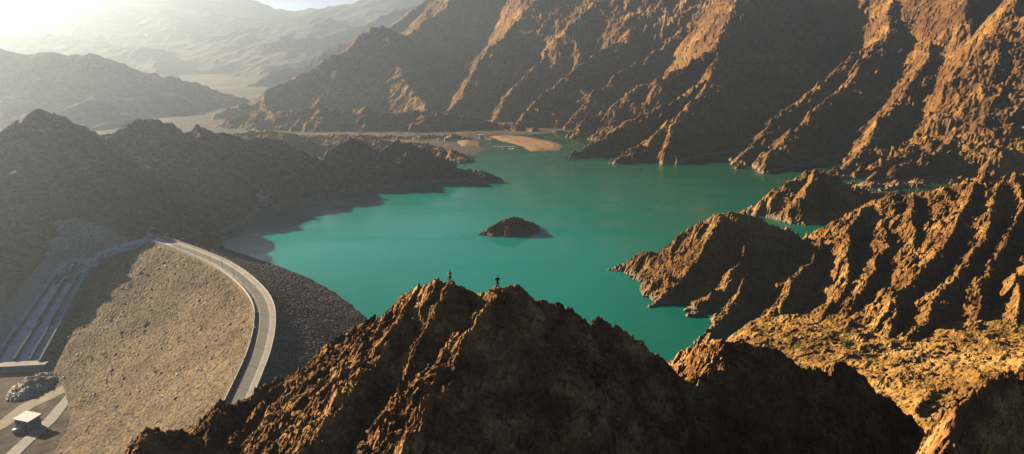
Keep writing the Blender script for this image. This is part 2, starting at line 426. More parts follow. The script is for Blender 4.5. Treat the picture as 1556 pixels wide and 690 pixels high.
# --- hill across the inlet on the right, with its valley floor
HC = dict(left=0.75, right=0.95)
HR = [
    Ridge(pts(('w', 912, 407, -9), ('w', 928, 407, 1), (950, 394, 388), (980, 377, 385), (992, 384, 381), (1030, 355, 376), (1060, 337, 373), (1108, 316, 369), (1150, 326, 371), (1195, 345, 373)), 0.9, 0.9, (4, 16), seed=41),
    Ridge(pts((1108, 316, 369), (1065, 375, 350), (1020, 440, 335), ('w', 980, 468, 0), ('w', 965, 480, -5)), 1.0, 0.72, (4, 11), seed=42),
    Ridge(pts((1150, 326, 371), (1135, 370, 350), (1105, 430, 328), ('w', 1030, 482, 0)), 1.1, 0.75, (3, 10), seed=43),
    Ridge(pts((1195, 345, 373), (1165, 395, 347), (1120, 450, 318), (1080, 500, 294), ('w', 1058, 522, 0), ('w', 1040, 540, -5)), 1.1, 0.75, (4, 11), seed=44),
    Ridge(pts((1245, 358, 360), (1218, 405, 337), (1180, 470, 305), (1150, 510, 284)), 1.2, 0.95, (3, 10), seed=45),
    Ridge(pts((1195, 345, 373), (1222, 362, 366), (1262, 352, 372), (1285, 330, 376), (1320, 311, 379), (1350, 287, 381), (1372, 297, 379), (1410, 285, 377), (1450, 281, 373), (1500, 263, 371), (1530, 259, 369), (1556, 263, 367), (1660, 250, 360), (1800, 260, 330)), 0.85, 0.85, (4, 16), seed=46),
    Ridge(pts((1323, 308, 379), (1288, 347, 358), (1282, 420, 322), (1258, 475, 292)), 1.3, 0.7, (3.5, 9), seed=47),
    Ridge(pts((1352, 330, 366), (1350, 374, 340), (1318, 415, 318), (1295, 470, 290), (1285, 505, 268)), 1.3, 0.66, (2.5, 9), seed=48),
    Ridge(pts((1388, 287, 378), (1393, 345, 348), (1383, 398, 322), (1340, 450, 296)), 1.3, 0.75, (3, 8), seed=49),
    Ridge(pts((1439, 282, 373), (1452, 323, 352), (1428, 370, 326), (1404, 407, 306), (1374, 455, 284), (1345, 505, 260)), 1.3, 0.62, (3, 8), seed=50),
    Ridge(pts((1485, 268, 371), (1452, 335, 338), (1415, 392, 310), (1368, 450, 285), (1310, 510, 262)), 1.3, 0.62, (3, 7), seed=51),
    Ridge(pts((1527, 262, 369), (1505, 310, 345), (1492, 356, 324), (1462, 416, 296), (1425, 458, 278), (1380, 502, 259)), 1.3, 0.66, (3, 8), seed=52),
    Ridge(pts((1556, 264, 367), (1552, 328, 337), (1508, 393, 305), (1490, 435, 287), (1478, 490, 262)), 1.3, 0.7, (3, 8), seed=53),
    Ridge(pts((1640, 252, 362), (1615, 335, 325), (1560, 410, 292), (1545, 470, 266)), 1.3, 0.7, (3, 9), seed=54),
    Ridge(pts((1720, 252, 352), (1700, 345, 307), (1640, 440, 267)), 1.3, 0.7, (3, 9), seed=55),
]
VR = [  # gently sloping valley floor
    Ridge(pts((1178, 519, 270), (1205, 518, 264), (1290, 523, 252), (1400, 520, 250), (1556, 495, 257), (1700, 470, 260)), 0.14, 0.2, (0.8, 14), seed=60),
    Ridge(pts((1200, 560, 235), (1300, 600, 200), (1420, 670, 160), (1450, 760, 130)), 0.22, 0.25, (1.0, 12), seed=61),
    Ridge(pts((1556, 530, 228), (1530, 590, 192), (1500, 680, 156)), 0.22, 0.22, (1.0, 12), seed=62),
    Ridge(pts((1750, 520, 220), (1600, 620, 175), (1550, 760, 130)), 0.25, 0.25, (1.0, 12), seed=63)]
def hcap(X, Y, H): return H
xs = axis((30, 275, 0.55), (275, 420, 2.0)); ys = axis((215, 400, 0.55), (400, 560, 3.0))
h_obj, HF = build('inlet_hill', xs, ys, HR, M['rock_mid'], -3, warp=(5.5, 34), rough=(3.8, 15), chunk=(1.25, 3.0), fine=(0.6, 2.0), seed=63)
xs = axis((60, 240, 0.45), (240, 420, 2.0)); ys = axis((100, 300, 0.45))
v_obj, VF = build('valley_floor', xs, ys, VR, M['valley'], -2.5, warp=(3, 30), rough=(3.4, 24), chunk=(0.26, 2.0), fine=(0.4, 3.5), seed=71, post=lambda X, Y, H: H - np.maximum(72 + (Y - 245) * 0.75 + 6 * fbm(X / 18, Y / 18, 77, 2) - X, 0) * 0.5)

# --- dark knoll between the inlet hill and the big mountain
GR = [Ridge(pts((1262, 284, 600), (1330, 277, 622), (1420, 271, 645), (1540, 265, 655)), 0.25, 0.25, (1.5, 14), seed=86),
      Ridge(pts(('w', 1120, 328, -3), ('w', 1140, 323, 0), (1162, 303, 522), (1200, 273, 525), (1240, 253, 528), (1275, 266, 534), (1300, 281, 540), (1330, 290, 545), (1420, 300, 560)), 0.8, 0.85, (5, 20), seed=81),
      Ridge(pts((1240, 253, 528), (1225, 290, 505), ('w', 1205, 338, 0)), 0.9, 0.9, (3, 12), seed=82),
      Ridge(pts((1275, 266, 534), (1268, 300, 505), ('w', 1265, 345, 0)), 0.9, 0.9, (3, 12), seed=83),
      Ridge(pts(('w', 1050, 333, -1.5), ('w', 1075, 327, 1.5), ('w', 1100, 325, -1.5)), 0.6, 0.6, seed=84)]
xs = axis((110, 420, 1.2)); ys = axis((430, 660, 1.2))
build('knoll', xs, ys, GR, M['rock_mid'], -3, warp=(4, 40), rough=(6, 24), chunk=(2.0, 5), fine=(0.8, 4), seed=85)

# --- big mountain on the right
RR = dict()
def sp(pl, l, r, rill, seed): return Ridge(pts(*pl), l, r, rill, seed=seed)
MR = [
    sp([(900, -140, 1750), (1050, -130, 1600), (1200, -120, 1450), (1350, -120, 1400), (1500, -120, 1200), (1700, -100, 1000), (1900, -60, 900)], 0.7, 0.8, (30, 110), 90),
    # F1
    sp([(1140, -60, 1350), (1118, 10, 1180), (1092, 70, 1050), (1080, 115, 960), (1040, 170, 850), (1008, 220, 765), ('w', 1000, 252, 0), ('w', 990, 262, -12)], 0.6, 0.95, (9, 45), 91),
    sp([(1092, 70, 1050), (1010, 108, 1010), (940, 148, 990), (880, 185, 970), ('w', 852, 204, 0)], 0.62, 0.9, (9, 34), 92),
    sp([(1080, 115, 960), (1000, 158, 900), (935, 205, 830), (885, 228, 790), ('w', 848, 242, 0), ('w', 830, 246, -12)], 0.62, 0.9, (9, 34), 93),
    sp([(1040, 170, 850), (985, 210, 790), (930, 238, 750), ('w', 900, 247, 0)], 0.62, 0.9, (10, 35), 94),
    # F1 upper
    sp([(1250, -80, 1420), (1180, 5, 1300), (1150, 60, 1230), (1120, 100, 1130)], 0.6, 0.9, (22, 60), 95),
    # F2
    sp([(1400, -100, 1380), (1355, 0, 1180), (1345, 50, 1060), (1285, 130, 930), (1210, 188, 810), (1165, 228, 730), ('w', 1150, 264, 0), ('w', 1140, 275, -12)], 0.58, 1.0, (8, 40), 96),
    sp([(1345, 50, 1060), (1262, 110, 990), (1190, 165, 890), (1130, 225, 765), ('w', 1105, 262, 0)], 0.62, 0.95, (12, 35), 97),
    # F3
    sp([(1440, -100, 1250), (1440, 10, 1060), (1405, 80, 950), (1372, 140, 860), (1335, 190, 780), (1285, 243, 700), (1240, 280, 640), ('w', 1200, 320, -6)], 0.58, 1.0, (8, 36), 98),
    # F4
    sp([(1490, -110, 1180), (1470, 10, 980), (1480, 80, 890), (1495, 140, 820), (1480, 190, 750), (1420, 215, 700), (1350, 260, 650), (1310, 290, 610)], 0.6, 1.0, (8, 36), 99),
    sp([(1480, 80, 890), (1440, 130, 830), (1400, 195, 760), (1340, 235, 700), (1290, 265, 655)], 0.62, 0.95, (12, 36), 100),
    # F5
    sp([(1640, -110, 950), (1560, -20, 880), (1548, 30, 830), (1590, 70, 800), (1690, 140, 740)], 0.6, 1.1, (16, 50), 101),
]
xs = axis((20, 760, 2.1), (760, 1300, 8)); ys = axis((560, 1120, 2.1), (1120, 1900, 6))
build('great_mountain', xs, ys, MR, M['rock_far'], -8, warp=(16, 130), rough=(9, 44), chunk=(2.8, 10), fine=(2.2, 7), seed=111)

# --- shaded massif behind the head of the lake
ER = [
    sp([(310, 190, 1150), (345, 167, 1180), (370, 151, 1200), (392, 158, 1230), (402, 141, 1250), (450, 111, 1320), (490, 96, 1360), (520, 76, 1400), (560, 46, 1450), (585, 33, 1480), (612, 53, 1550), (640, 36, 1650), (680, 6, 1750), (720, -60, 1900), (900, -110, 1950), (1100, -140, 1850), (1250, -140, 1700)], 0.7, 0.86, (14, 90), 120),
    sp([(585, 33, 1480), (600, 90, 1370), (640, 150, 1230), (675, 200, 1080)], 0.6, 0.8, (7, 50), 121),
    sp([(520, 76, 1400), (500, 120, 1310), (470, 170, 1190), (450, 205, 1080)], 0.6, 0.8, (7, 50), 122),
    sp([(300, 200, 1060), (340, 182, 1062), (385, 166, 1065), (440, 160, 1065), (520, 160, 1060), (600, 165, 1055), (690, 172, 1045), (770, 185, 1035), (860, 197, 1010)], 0.3, 0.52, (5, 30), 128),
    sp([(402, 141, 1250), (410, 165, 1200), (425, 200, 1100)], 0.8, 0.8, (10, 40), 127),
    sp([(830, -60, 1750), (790, 20, 1530), (735, 85, 1370), (690, 150, 1210), (650, 200, 1070)], 0.55, 0.9, (9, 50), 123),
    sp([(920, -70, 1800), (870, 40, 1500), (805, 105, 1320), (765, 150, 1200), (730, 200, 1070)], 0.55, 0.9, (9, 50), 124),
    sp([(1020, -80, 1750), (990, 5, 1480), (935, 60, 1310), (880, 98, 1210), (830, 138, 1130), (790, 180, 1060), (770, 203, 1010)], 0.55, 0.9, (9, 50), 125),
    sp([(1100, -90, 1700), (1060, 10, 1420), (1010, 70, 1280), (960, 100, 1200), (900, 140, 1120), (870, 175, 1060)], 0.55, 0.9, (9, 50), 126),
]
xs = axis((-560, 640, 3.4)); ys = axis((930, 1500, 3.2), (1500, 2300, 8))
build('massif', xs, ys, ER, M['rock_far'], 0, warp=(14, 140), rough=(10, 70), chunk=(2.8, 16), fine=(2.2, 12), seed=131)

SPT = W(120, 394, 8.0); SPB = W(16, 553, -18.0)     # spillway centre line, top and bottom
spd = np.array([SPB[0] - SPT[0], SPB[1] - SPT[1]]); spl = float(np.hypot(*spd)); spd /= spl
spn = np.array([-spd[1], spd[0]])
def carve(X, Y, H):
    t = (X - SPT[0]) * spd[0] + (Y - SPT[1]) * spd[1]
    w = np.abs((X - SPT[0]) * spn[0] + (Y - SPT[1]) * spn[1])
    zf = 8.0 + np.clip(t / spl, -0.1, 1.2) * (-26.0) - 1.6
    k = np.maximum(w - np.where(t > 0, 15 + t * 0.04, 15), 0) * 0.9
    inside = (t > -16)
    return np.where(inside, np.minimum(H, zf + k), H)
# --- ridge on the left shore
LR = [
    sp([(-420, 300, 400), (-200, 268, 435), (-60, 240, 450), (0, 202, 456), (30, 174, 466), (70, 161, 482), (90, 167, 488), (110, 191, 496), (128, 210, 506), (150, 196, 526), (165, 201, 536), (200, 182, 560), (230, 182, 590), (260, 187, 590), (275, 197, 590), (300, 188, 600), (330, 191, 600), (350, 197, 600), (370, 208, 605), (400, 206, 610), (430, 209, 615), (450, 221, 620), (488, 239, 625)], 0.8, 0.62, (9, 30), 140),
    sp([(470, 245, 622), (488, 239, 625), (503, 223, 640), (520, 209, 650), (550, 208, 660), (575, 221, 665), (600, 212, 670), (625, 212, 670), (650, 226, 670), (680, 241, 665), (700, 256, 660), (735, 260, 650), (755, 267, 645), ('w', 770, 275, -2)], 0.8, 0.8, (7, 24), 141),
    sp([(200, 182, 580), (225, 240, 530), (262, 300, 485), (300, 345, 450)], 0.75, 0.7, (5, 20), 142),
    sp([(370, 208, 605), (395, 255, 570), ('w', 430, 318, 0)], 0.75, 0.7, (5, 20), 143),
    sp([(70, 161, 482), (75, 230, 455), (110, 300, 430)], 0.75, 0.7, (5, 20), 144),
    sp([(-60, 262, 412), (20, 252, 425), (60, 300, 415)], 0.7, 0.6, (4, 16), 145),
    sp([(300, 188, 600), (320, 240, 560), (345, 300, 500), ('w', 350, 340, 0)], 0.8, 0.7, (5, 20), 146),
    sp([(575, 221, 665), (590, 250, 640), ('w', 610, 284, 0)], 0.8, 0.7, (4, 16), 147),
]
xs = axis((-700, -320, 5), (-320, 20, 1.25)); ys = axis((330, 400, 2), (400, 720, 1.25), (720, 800, 4))
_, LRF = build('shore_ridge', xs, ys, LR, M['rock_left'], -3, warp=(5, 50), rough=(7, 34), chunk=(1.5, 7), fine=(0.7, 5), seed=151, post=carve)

# --- low knolls behind the left ridge
BK = [sp([(250, 205, 830), (300, 198, 810), (350, 202, 800), (400, 197, 800), (430, 198, 800), (470, 211, 790), (500, 216, 790), (560, 211, 800), (600, 214, 800), (640, 216, 790), (680, 226, 780), (700, 236, 760)], 0.3, 0.42, (2.5, 18), 301),
      sp([(520, 222, 760), (560, 228, 750), (620, 230, 745), (660, 240, 735)], 0.3, 0.4, (2, 14), 302),
      sp([(360, 205, 930), (400, 203, 930), (450, 206, 925), (520, 204, 930), (600, 206, 930), (660, 205, 935), (705, 206, 935)], 0.3, 0.3, (2, 16), 304)]
xs = axis((-460, 0, 1.8)); ys = axis((690, 985, 1.8))
build('back_knolls', xs, ys, BK, M['rock_far'], 0.2, warp=(5, 50), rough=(4, 26), chunk=(1.4, 7), fine=(0.8, 5), seed=303)
M['pale_scar'] = rock_mat('pale_scar', (0.42, 0.36, 0.28), (0.58, 0.50, 0.40), (0.74, 0.66, 0.54), 9.0, 1.2, 0.4, None, shore=False)
PK = [sp([(20, 372, 398), (45, 345, 402), (80, 334, 404), (115, 332, 404), (150, 340, 402), (180, 356, 398), (196, 366, 394)], 0.5, 0.8, (2.0, 6), 311),
      sp([(100, 350, 400), (90, 372, 390), (70, 384, 384)], 0.6, 0.8, (1.5, 6), 312)]
xs = axis((-310, -200, 0.6)); ys = axis((365, 425, 0.6))
build('pale_outcrop', xs, ys, PK, M['pale_scar'], 8, warp=(2.5, 14), rough=(2.5, 10), chunk=(0.9, 3), fine=(0.5, 2), seed=313)
# --- abutment hill on the left of the spillway, running out of the frame
AR = [
    sp([(300, 362, 400), (240, 354, 402), (180, 350, 402), (100, 335, 408), (30, 340, 408), (-60, 330, 405), (-160, 300, 400)], 0.8, 0.55, (2.5, 10), 160),
    sp([(-60, 330, 405), (-130, 400, 365), (-190, 480, 325), (-260, 600, 280), (-420, 700, 250)], 0.55, 0.7, (2.5, 12), 161),
    sp([(240, 354, 402), (215, 385, 385), (170, 450, 350), (100, 540, 318)], 0.5, 0.45, (1.5, 8), 162),
]
xs = axis((-420, -330, 3), (-330, -130, 0.8)); ys = axis((180, 280, 3), (280, 460, 0.8))
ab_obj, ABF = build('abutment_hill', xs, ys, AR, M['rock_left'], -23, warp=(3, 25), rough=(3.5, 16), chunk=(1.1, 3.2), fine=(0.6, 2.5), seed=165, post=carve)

# --- far ranges
FRR = [
    sp([(280, 136, 2500), (350, 100, 2600), (420, 62, 2700), (460, 46, 2800), (500, 52, 2850), (520, 45, 2900), (600, 15, 3000), (660, 0, 3100), (720, -40, 3200)], 0.6, 0.55, (22, 160), 170),
    sp([(300, 152, 1850), (340, 140, 1900), (380, 130, 1950), (415, 112, 2000), (450, 92, 2100), (520, 66, 2200), (600, 40, 2300), (700, 0, 2400)], 0.6, 0.55, (16, 110), 171),
]
xs = axis((-1300, 100, 9)); ys = axis((1600, 3500, 10))
build('far_range', xs, ys, FRR, M['rock_haze'], 0, warp=(30, 200), rough=(20, 120), chunk=(9, 45), fine=(5, 30), seed=175)
FL = [
    sp([(-300, 55, 1350), (-50, 62, 1350), (0, 67, 1350), (60, 79, 1350), (110, 84, 1350), (150, 80, 1360), (180, 92, 1400), (230, 124, 1480), (262, 142, 1580), (285, 150, 1650)], 0.35, 0.44, (14, 90), 176),
    sp([(-60, 175, 1060), (60, 172, 1070), (95, 157, 1080), (130, 152, 1085), (160, 160, 1085), (205, 184, 1075)], 0.4, 0.4, (6, 40), 178),
]
xs = axis((-1700, -500, 6)); ys = axis((980, 1900, 6))
build('far_range', xs, ys, FL, M['rock_haze'], 0, warp=(18, 160), rough=(12, 110), chunk=(6, 30), fine=(3, 28), seed=179)
FK = [
    sp([(-600, 0, 4100), (-200, 22, 4100), (0, 14, 4100), (95, 3, 4100), (190, -12, 4182), (250, -20, 4264), (340, -8, 4264), (375, 1, 4264), (430, 11, 4264), (470, 14, 4264), (500, 6, 4264), (540, 2, 4264), (600, -8, 4264), (700, -10, 4264), (1100, 10, 4428), (1600, 20, 4428)], 0.3, 0.22, (45, 350), 180),
    sp([(-300, 20, 2788), (-100, 38, 2788), (0, 48, 2788), (100, 52, 2788), (170, 66, 2665), (225, 92, 2460), (262, 122, 2132), (285, 142, 1763)], 0.3, 0.24, (14, 200), 183),
    sp([(225, 48, 3444), (290, 58, 3280), (350, 48, 3280), (420, 38, 3280), (500, 22, 3280)], 0.3, 0.22, (14, 220), 184),
    sp([(-150, 72, 2500), (-20, 70, 2500), (60, 82, 2500), (110, 80, 2480), (150, 92, 2450), (190, 96, 2400), (220, 110, 2350), (262, 128, 2200), (285, 143, 2000)], 0.6, 0.6, (14, 120), 185),
    sp([(120, 60, 3000), (160, 56, 2950), (200, 72, 2900), (235, 74, 2850), (260, 90, 2800), (300, 108, 2600), (330, 124, 2350)], 0.6, 0.6, (14, 120), 186),
    sp([(230, 80, 3100), (270, 66, 3100), (310, 76, 3000), (350, 92, 2850)], 0.6, 0.6, (14, 120), 187),
    sp([(190, -12, 4182), (230, 60, 3280), (290, 120, 2624)], 0.5, 0.5, (60, 250), 181),
]
xs = axis((-6000, -3200, 60), (-3200, 2000, 22), (2000, 4500, 60)); ys = axis((1700, 5800, 24))
build('far_range', xs, ys, FK, M['rock_haze'], 0, warp=(70, 500), rough=(35, 380), chunk=(12, 110), fine=(6, 90), seed=182)

# --- island
xs = axis((-30, 40, 0.3)); ys = axis((430, 500, 0.3))
IR = [Ridge(pts(('w', 731, 359, 0), (748, 343, 464), (774, 329, 469), (790, 331, 471), ('w', 822, 343, 0)), 0.6, 0.8, (0.7, 6), seed=190)]
build('island', xs, ys, IR, M['rock_mid'], -2.5, warp=(1.5, 12), rough=(1.2, 8), chunk=(0.5, 2), fine=(0.3, 2), seed=191)

# --- the dam
crest_px = [(228, 360), (262, 371), (300, 385), (340, 403), (370, 424), (392, 447), (402, 470), (402, 500), (394, 535), (381, 568), (366, 602), (345, 650), (325, 700)]
cp = np.array([W(u, v, DAM_Z)[:2] for u, v in crest_px])
def smooth_curve(p, n):
    p = np.vstack([2 * p[0] - p[1], p, 2 * p[-1] - p[-2]]); out = []
    for i in range(1, len(p) - 2):
        for t in np.linspace(0, 1, 12, endpoint=False):
            a, b, c, d = p[i - 1], p[i], p[i + 1], p[i + 2]
            out.append(0.5 * ((2 * b) + (c - a) * t + (2 * a - 5 * b + 4 * c - d) * t * t + (-a + 3 * b - 3 * c + d) * t ** 3))
    out.append(p[-2]); out = np.array(out)
    s = np.concatenate([[0], np.cumsum(np.hypot(*np.diff(out, axis=0).T))])
    q = np.linspace(0, s[-1], n)
    return np.stack([np.interp(q, s, out[:, 0]), np.interp(q, s, out[:, 1])], 1), s[-1]
NC = 420
cc, CL = smooth_curve(cp, NC)
for _ in range(40):
    cc[1:-1] = 0.25 * cc[:-2] + 0.5 * cc[1:-1] + 0.25 * cc[2:]
tt = np.gradient(cc, axis=0); tt /= np.hypot(tt[:, 0], tt[:, 1])[:, None]
nn = np.stack([-tt[:, 1], tt[:, 0]], 1)         # left of travel (towards the lake)
print('CREST', cc[0], cc[NC//2], cc[-1], CL, nn[NC//2])
# ground and water sheets
edge = [(float(cc[i, 0] + nn[i, 0] * 12), float(cc[i, 1] + nn[i, 1] * 12), 0) for i in range(8, NC - 1, 12)]
sheet('lake', edge + [(-60, 130, 0), (600, 130, 0), (700, 1100, 0), (200, 1300, 0), (-300, 1000, 0), (-330, 470, 0), (edge[0][0] - 6, edge[0][1] + 22, 0)], M['water'])
sheet('ground', [(-7500, -950, TOE_Z), (7500, -950, TOE_Z), (7500, 1000, TOE_Z), (-7500, 1000, TOE_Z)], M['sand'])

def riprap_mat(name, a, b_, c, scale):
    m, nt, b = new_mat(name); L = nt.links.new
    b.inputs['Roughness'].default_value = 0.9; b.inputs['Specular IOR Level'].default_value = 0.15
    g = N(nt, 'ShaderNodeNewGeometry')
    v = N(nt, 'ShaderNodeTexVoronoi'); v.inputs['Scale'].default_value = scale; L(g.outputs['Position'], v.inputs['Vector'])
    s = N(nt, 'ShaderNodeSeparateColor'); L(v.outputs['Color'], s.inputs[0])
    cr = N(nt, 'ShaderNodeValToRGB'); e = cr.color_ramp.elements
    e[0].position = 0.0; e[0].color = (*a, 1); e[1].position = 1.0; e[1].color = (*c, 1)
    k = e.new(0.55); k.color = (*b_, 1)
    L(s.outputs[0], cr.inputs[0])
    n = N(nt, 'ShaderNodeTexNoise'); n.inputs['Scale'].default_value = 0.06; n.inputs['Detail'].default_value = 5; L(g.outputs['Position'], n.inputs['Vector'])
    mr = N(nt, 'ShaderNodeMapRange'); mr.inputs['From Min'].default_value = 0.3; mr.inputs['From Max'].default_value = 0.7; mr.inputs['To Min'].default_value = 0.62; mr.inputs['To Max'].default_value = 1.35
    n5 = N(nt, 'ShaderNodeTexNoise'); n5.inputs['Scale'].default_value = 0.35; n5.inputs['Detail'].default_value = 3; L(g.outputs['Position'], n5.inputs['Vector'])
    ms = N(nt, 'ShaderNodeMath', operation='MULTIPLY_ADD'); L(n5.outputs['Fac'], ms.inputs[0]); ms.inputs[1].default_value = 0.55
    sb = N(nt, 'ShaderNodeMath', operation='SUBTRACT'); L(n.outputs['Fac'], sb.inputs[0]); sb.inputs[1].default_value = 0.275; L(sb.outputs[0], ms.inputs[2])
    L(ms.outputs[0], mr.inputs['Value'])
    sc_ = N(nt, 'ShaderNodeVectorMath', operation='SCALE'); L(cr.outputs[0], sc_.inputs[0]); L(mr.outputs[0], sc_.inputs['Scale'])
    L(sc_.outputs[0], b.inputs['Base Color'])
    bp = N(nt, 'ShaderNodeBump'); bp.inputs['Distance'].default_value = 0.2; bp.invert = True
    L(v.outputs['Distance'], bp.inputs['Height']); L(bp.outputs[0], b.inputs['Normal'])
    return m
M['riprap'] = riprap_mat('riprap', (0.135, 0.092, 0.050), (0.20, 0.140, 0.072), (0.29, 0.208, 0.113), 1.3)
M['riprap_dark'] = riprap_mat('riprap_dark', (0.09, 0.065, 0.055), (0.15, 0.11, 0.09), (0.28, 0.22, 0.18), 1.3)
M['concrete'] = simple('concrete', (0.42, 0.38, 0.32), 0.85, 0.5, 0.15)
M['concrete_pale'] = simple('concrete_pale', (0.62, 0.56, 0.45), 0.85, 0.8, 0.12)
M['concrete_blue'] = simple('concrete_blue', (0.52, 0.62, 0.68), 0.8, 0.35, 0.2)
M['concrete_dark'] = simple('concrete_dark', (0.09, 0.11, 0.13), 0.8, 0.4, 0.3)
M['asphalt'] = simple('asphalt', (0.20, 0.185, 0.155), 0.9, 0.6, 0.12)
M['white_line'] = simple('white_line', (0.75, 0.70, 0.55), 0.8, 2.0, 0.15)
M['white'] = simple('white', (0.78, 0.77, 0.74), 0.6, 1.5, 0.06)
M['grey_wall'] = simple('grey_wall', (0.42, 0.42, 0.43), 0.85, 1.2, 0.1)
M['dark'] = simple('dark', (0.03, 0.03, 0.035), 0.5)
M['steel'] = simple('steel', (0.35, 0.35, 0.34), 0.5, metallic=0.6)

def link_mesh(name, bm, mat, parent=None, smooth=False):
    bmesh.ops.recalc_face_normals(bm, faces=bm.faces[:])
    me = bpy.data.meshes.new(name); bm.to_mesh(me); bm.free()
    for m in (mat if isinstance(mat, (list, tuple)) else [mat]): me.materials.append(m)
    if smooth:
        for f in me.polygons: f.use_smooth = True
    o = bpy.data.objects.new(name, me); scene.collection.objects.link(o)
    if parent is not None: o.parent = parent
    return o
def empty(name, loc, label, cat, group=None, rz=0.0):
    o = bpy.data.objects.new(name, None); scene.collection.objects.link(o)
    o.location = loc; o.rotation_euler = (0, 0, rz); o.empty_display_size = 0.5
    o['label'] = label; o['category'] = cat
    if group: o['group'] = group
    return o
def tag(o, label=None, cat=None, group=None, kind=None):
    if label: o['label'] = label
    if cat: o['category'] = cat
    if group: o['group'] = group
    if kind: o['kind'] = kind
    return o
def add_box(bm, c, s, rz=0.0, taper=1.0, mat=0):
    m = Matrix.Translation(c) @ Matrix.Rotation(rz, 4, 'Z')
    vs = []
    for dz in (-0.5, 0.5):
        k = taper if dz > 0 else 1.0
        for dx, dy in ((-.5, -.5), (.5, -.5), (.5, .5), (-.5, .5)):
            vs.append(bm.verts.new(m @ Vector((dx * s[0] * k, dy * s[1] * k, dz * s[2]))))
    for f in ((0, 3, 2, 1), (4, 5, 6, 7), (0, 1, 5, 4), (1, 2, 6, 5), (2, 3, 7, 6), (3, 0, 4, 7)):
        fa = bm.faces.new([vs[i] for i in f]); fa.material_index = mat
def add_tube(bm, a, b, r0, r1=None, n=8, cap=True):
    a = Vector(a); b = Vector(b); r1 = r0 if r1 is None else r1
    q = (b - a).to_track_quat('Z', 'Y').to_matrix()
    A = [bm.verts.new(a + q @ Vector((math.cos(i * 2 * math.pi / n) * r0, math.sin(i * 2 * math.pi / n) * r0, 0))) for i in range(n)]
    B = [bm.verts.new(b + q @ Vector((math.cos(i * 2 * math.pi / n) * r1, math.sin(i * 2 * math.pi / n) * r1, 0))) for i in range(n)]
    for i in range(n): bm.faces.new([A[i], A[(i + 1) % n], B[(i + 1) % n], B[i]])
    if cap: bm.faces.new(A[::-1]); bm.faces.new(B)

# --- the dam: rockfill embankment, crest road, footways and parapets
dam = empty('dam', (float(cc[NC // 2, 0]), float(cc[NC // 2, 1]), DAM_Z), 'curved rockfill embankment dam holding back the turquoise lake', 'dam')
def unparent_loc(o, p):
    o.parent = p; o.matrix_parent_inverse = Matrix.Translation(-Vector(p.location)); return o
sub = cc[::6]
class DamR:
    """distance field about the crest centre line"""
    def __init__(self): self.p = sub
    def field(self, x, y):
        bd = np.full(x.shape, 1e9); sd = np.zeros(x.shape)
        for i in range(len(sub) - 1):
            ax, ay = sub[i]; bx, by = sub[i + 1]; ex, ey = bx - ax, by - ay; L2 = ex * ex + ey * ey
            t = np.clip(((x - ax) * ex + (y - ay) * ey) / L2, 0, 1)
            d = np.hypot(x - ax - t * ex, y - ay - t * ey); c = ex * (y - ay) - ey * (x - ax)
            m = d < bd; bd = np.where(m, d, bd); sd = np.where(m, np.sign(c), sd)
        return bd, sd
DF = DamR()
def dam_face(name, side, slope, mat, xs, ys, floor, amp):
    X, Y = np.meshgrid(xs, ys)
    d, s = DF.field(X, Y)
    H = DAM_Z - 0.25 - np.maximum(d - 4.3, 0) * slope
    H = carve(X, Y, H)
    f1, f2, cv = cells(X / 1.0, Y / 1.0, 7)
    g1, g2, gv = cells(X / 2.3, Y / 2.3, 9)
    k = np.clip((d - 4.35) / 1.5, 0, 1)
    H = H + k * (amp * ((cv - 0.5) * 0.7 + (0.45 - f1)) + amp * 0.7 * (gv > 0.8) * (0.5 - g1)) + k * 0.5 * fbm(X / 14, Y / 14, 5, 3)
    H = np.where(s == side, H, np.where(d < 3.0, DAM_Z - 0.4, -999))
    o = grid_mesh(name, xs, ys, H, floor, mat)
    # drop the quads which hang down to the masked side
    me = o.data
    bm = bmesh.new(); bm.from_mesh(me)
    bad = [f for f in bm.faces if min(v.co.z for v in f.verts) < -500]
    bmesh.ops.delete(bm, geom=bad, context='FACES')
    bm.to_mesh(me); bm.free()
    return unparent_loc(o, dam)
x0, x1 = -330, -60
down = dam_face('downstream_face', -1, 0.53, M['riprap'], axis((-300, -88, 0.42)), axis((170, 440, 0.42)), TOE_Z - 2, 0.34)
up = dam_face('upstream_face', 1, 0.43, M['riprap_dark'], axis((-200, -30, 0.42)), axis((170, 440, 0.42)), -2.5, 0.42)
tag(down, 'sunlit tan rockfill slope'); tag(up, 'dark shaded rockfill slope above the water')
RW = 0.77
def strip(name, o0, o1, z0, z1, mat, parent=dam, i0=0, i1=NC, step=1, top=None):
    """band along the crest between offsets o0..o1 (positive = lake side), solid from z0 to z1"""
    bm = bmesh.new(); rows = []
    for i in range(i0, i1, step):
        a = cc[i] + nn[i] * o0 * RW; b = cc[i] + nn[i] * o1 * RW
        rows.append([bm.verts.new((a[0], a[1], z0)), bm.verts.new((b[0], b[1], z0)), bm.verts.new((b[0], b[1], z1)), bm.verts.new((a[0], a[1], z1))])
    for r, q in zip(rows, rows[1:]):
        for k in range(4): bm.faces.new([r[k], r[(k + 1) % 4], q[(k + 1) % 4], q[k]])
    bm.faces.new(rows[0]); bm.faces.new(rows[-1][::-1])
    o = link_mesh(name, bm, mat)
    if parent is not None: unparent_loc(o, parent)
    return o
Z = DAM_Z
road = strip('road', -3.35, 2.45, Z - 0.3, Z + 0.004, M['asphalt'], None); road['kind'] = 'structure'
strip('footway', -5.05, -3.5, Z - 0.3, Z + 0.14, M['asphalt'])
strip('footway', 2.6, 4.95, Z - 0.3, Z + 0.14, M['concrete'])
strip('kerb', -3.5, -3.35, Z - 0.3, Z + 0.16, M['white_line'])
strip('kerb', 2.45, 2.72, Z - 0.3, Z + 0.17, M['white_line'])
strip('parapet', -5.42, -5.05, Z - 1.2, Z + 0.95, M['concrete_pale'])
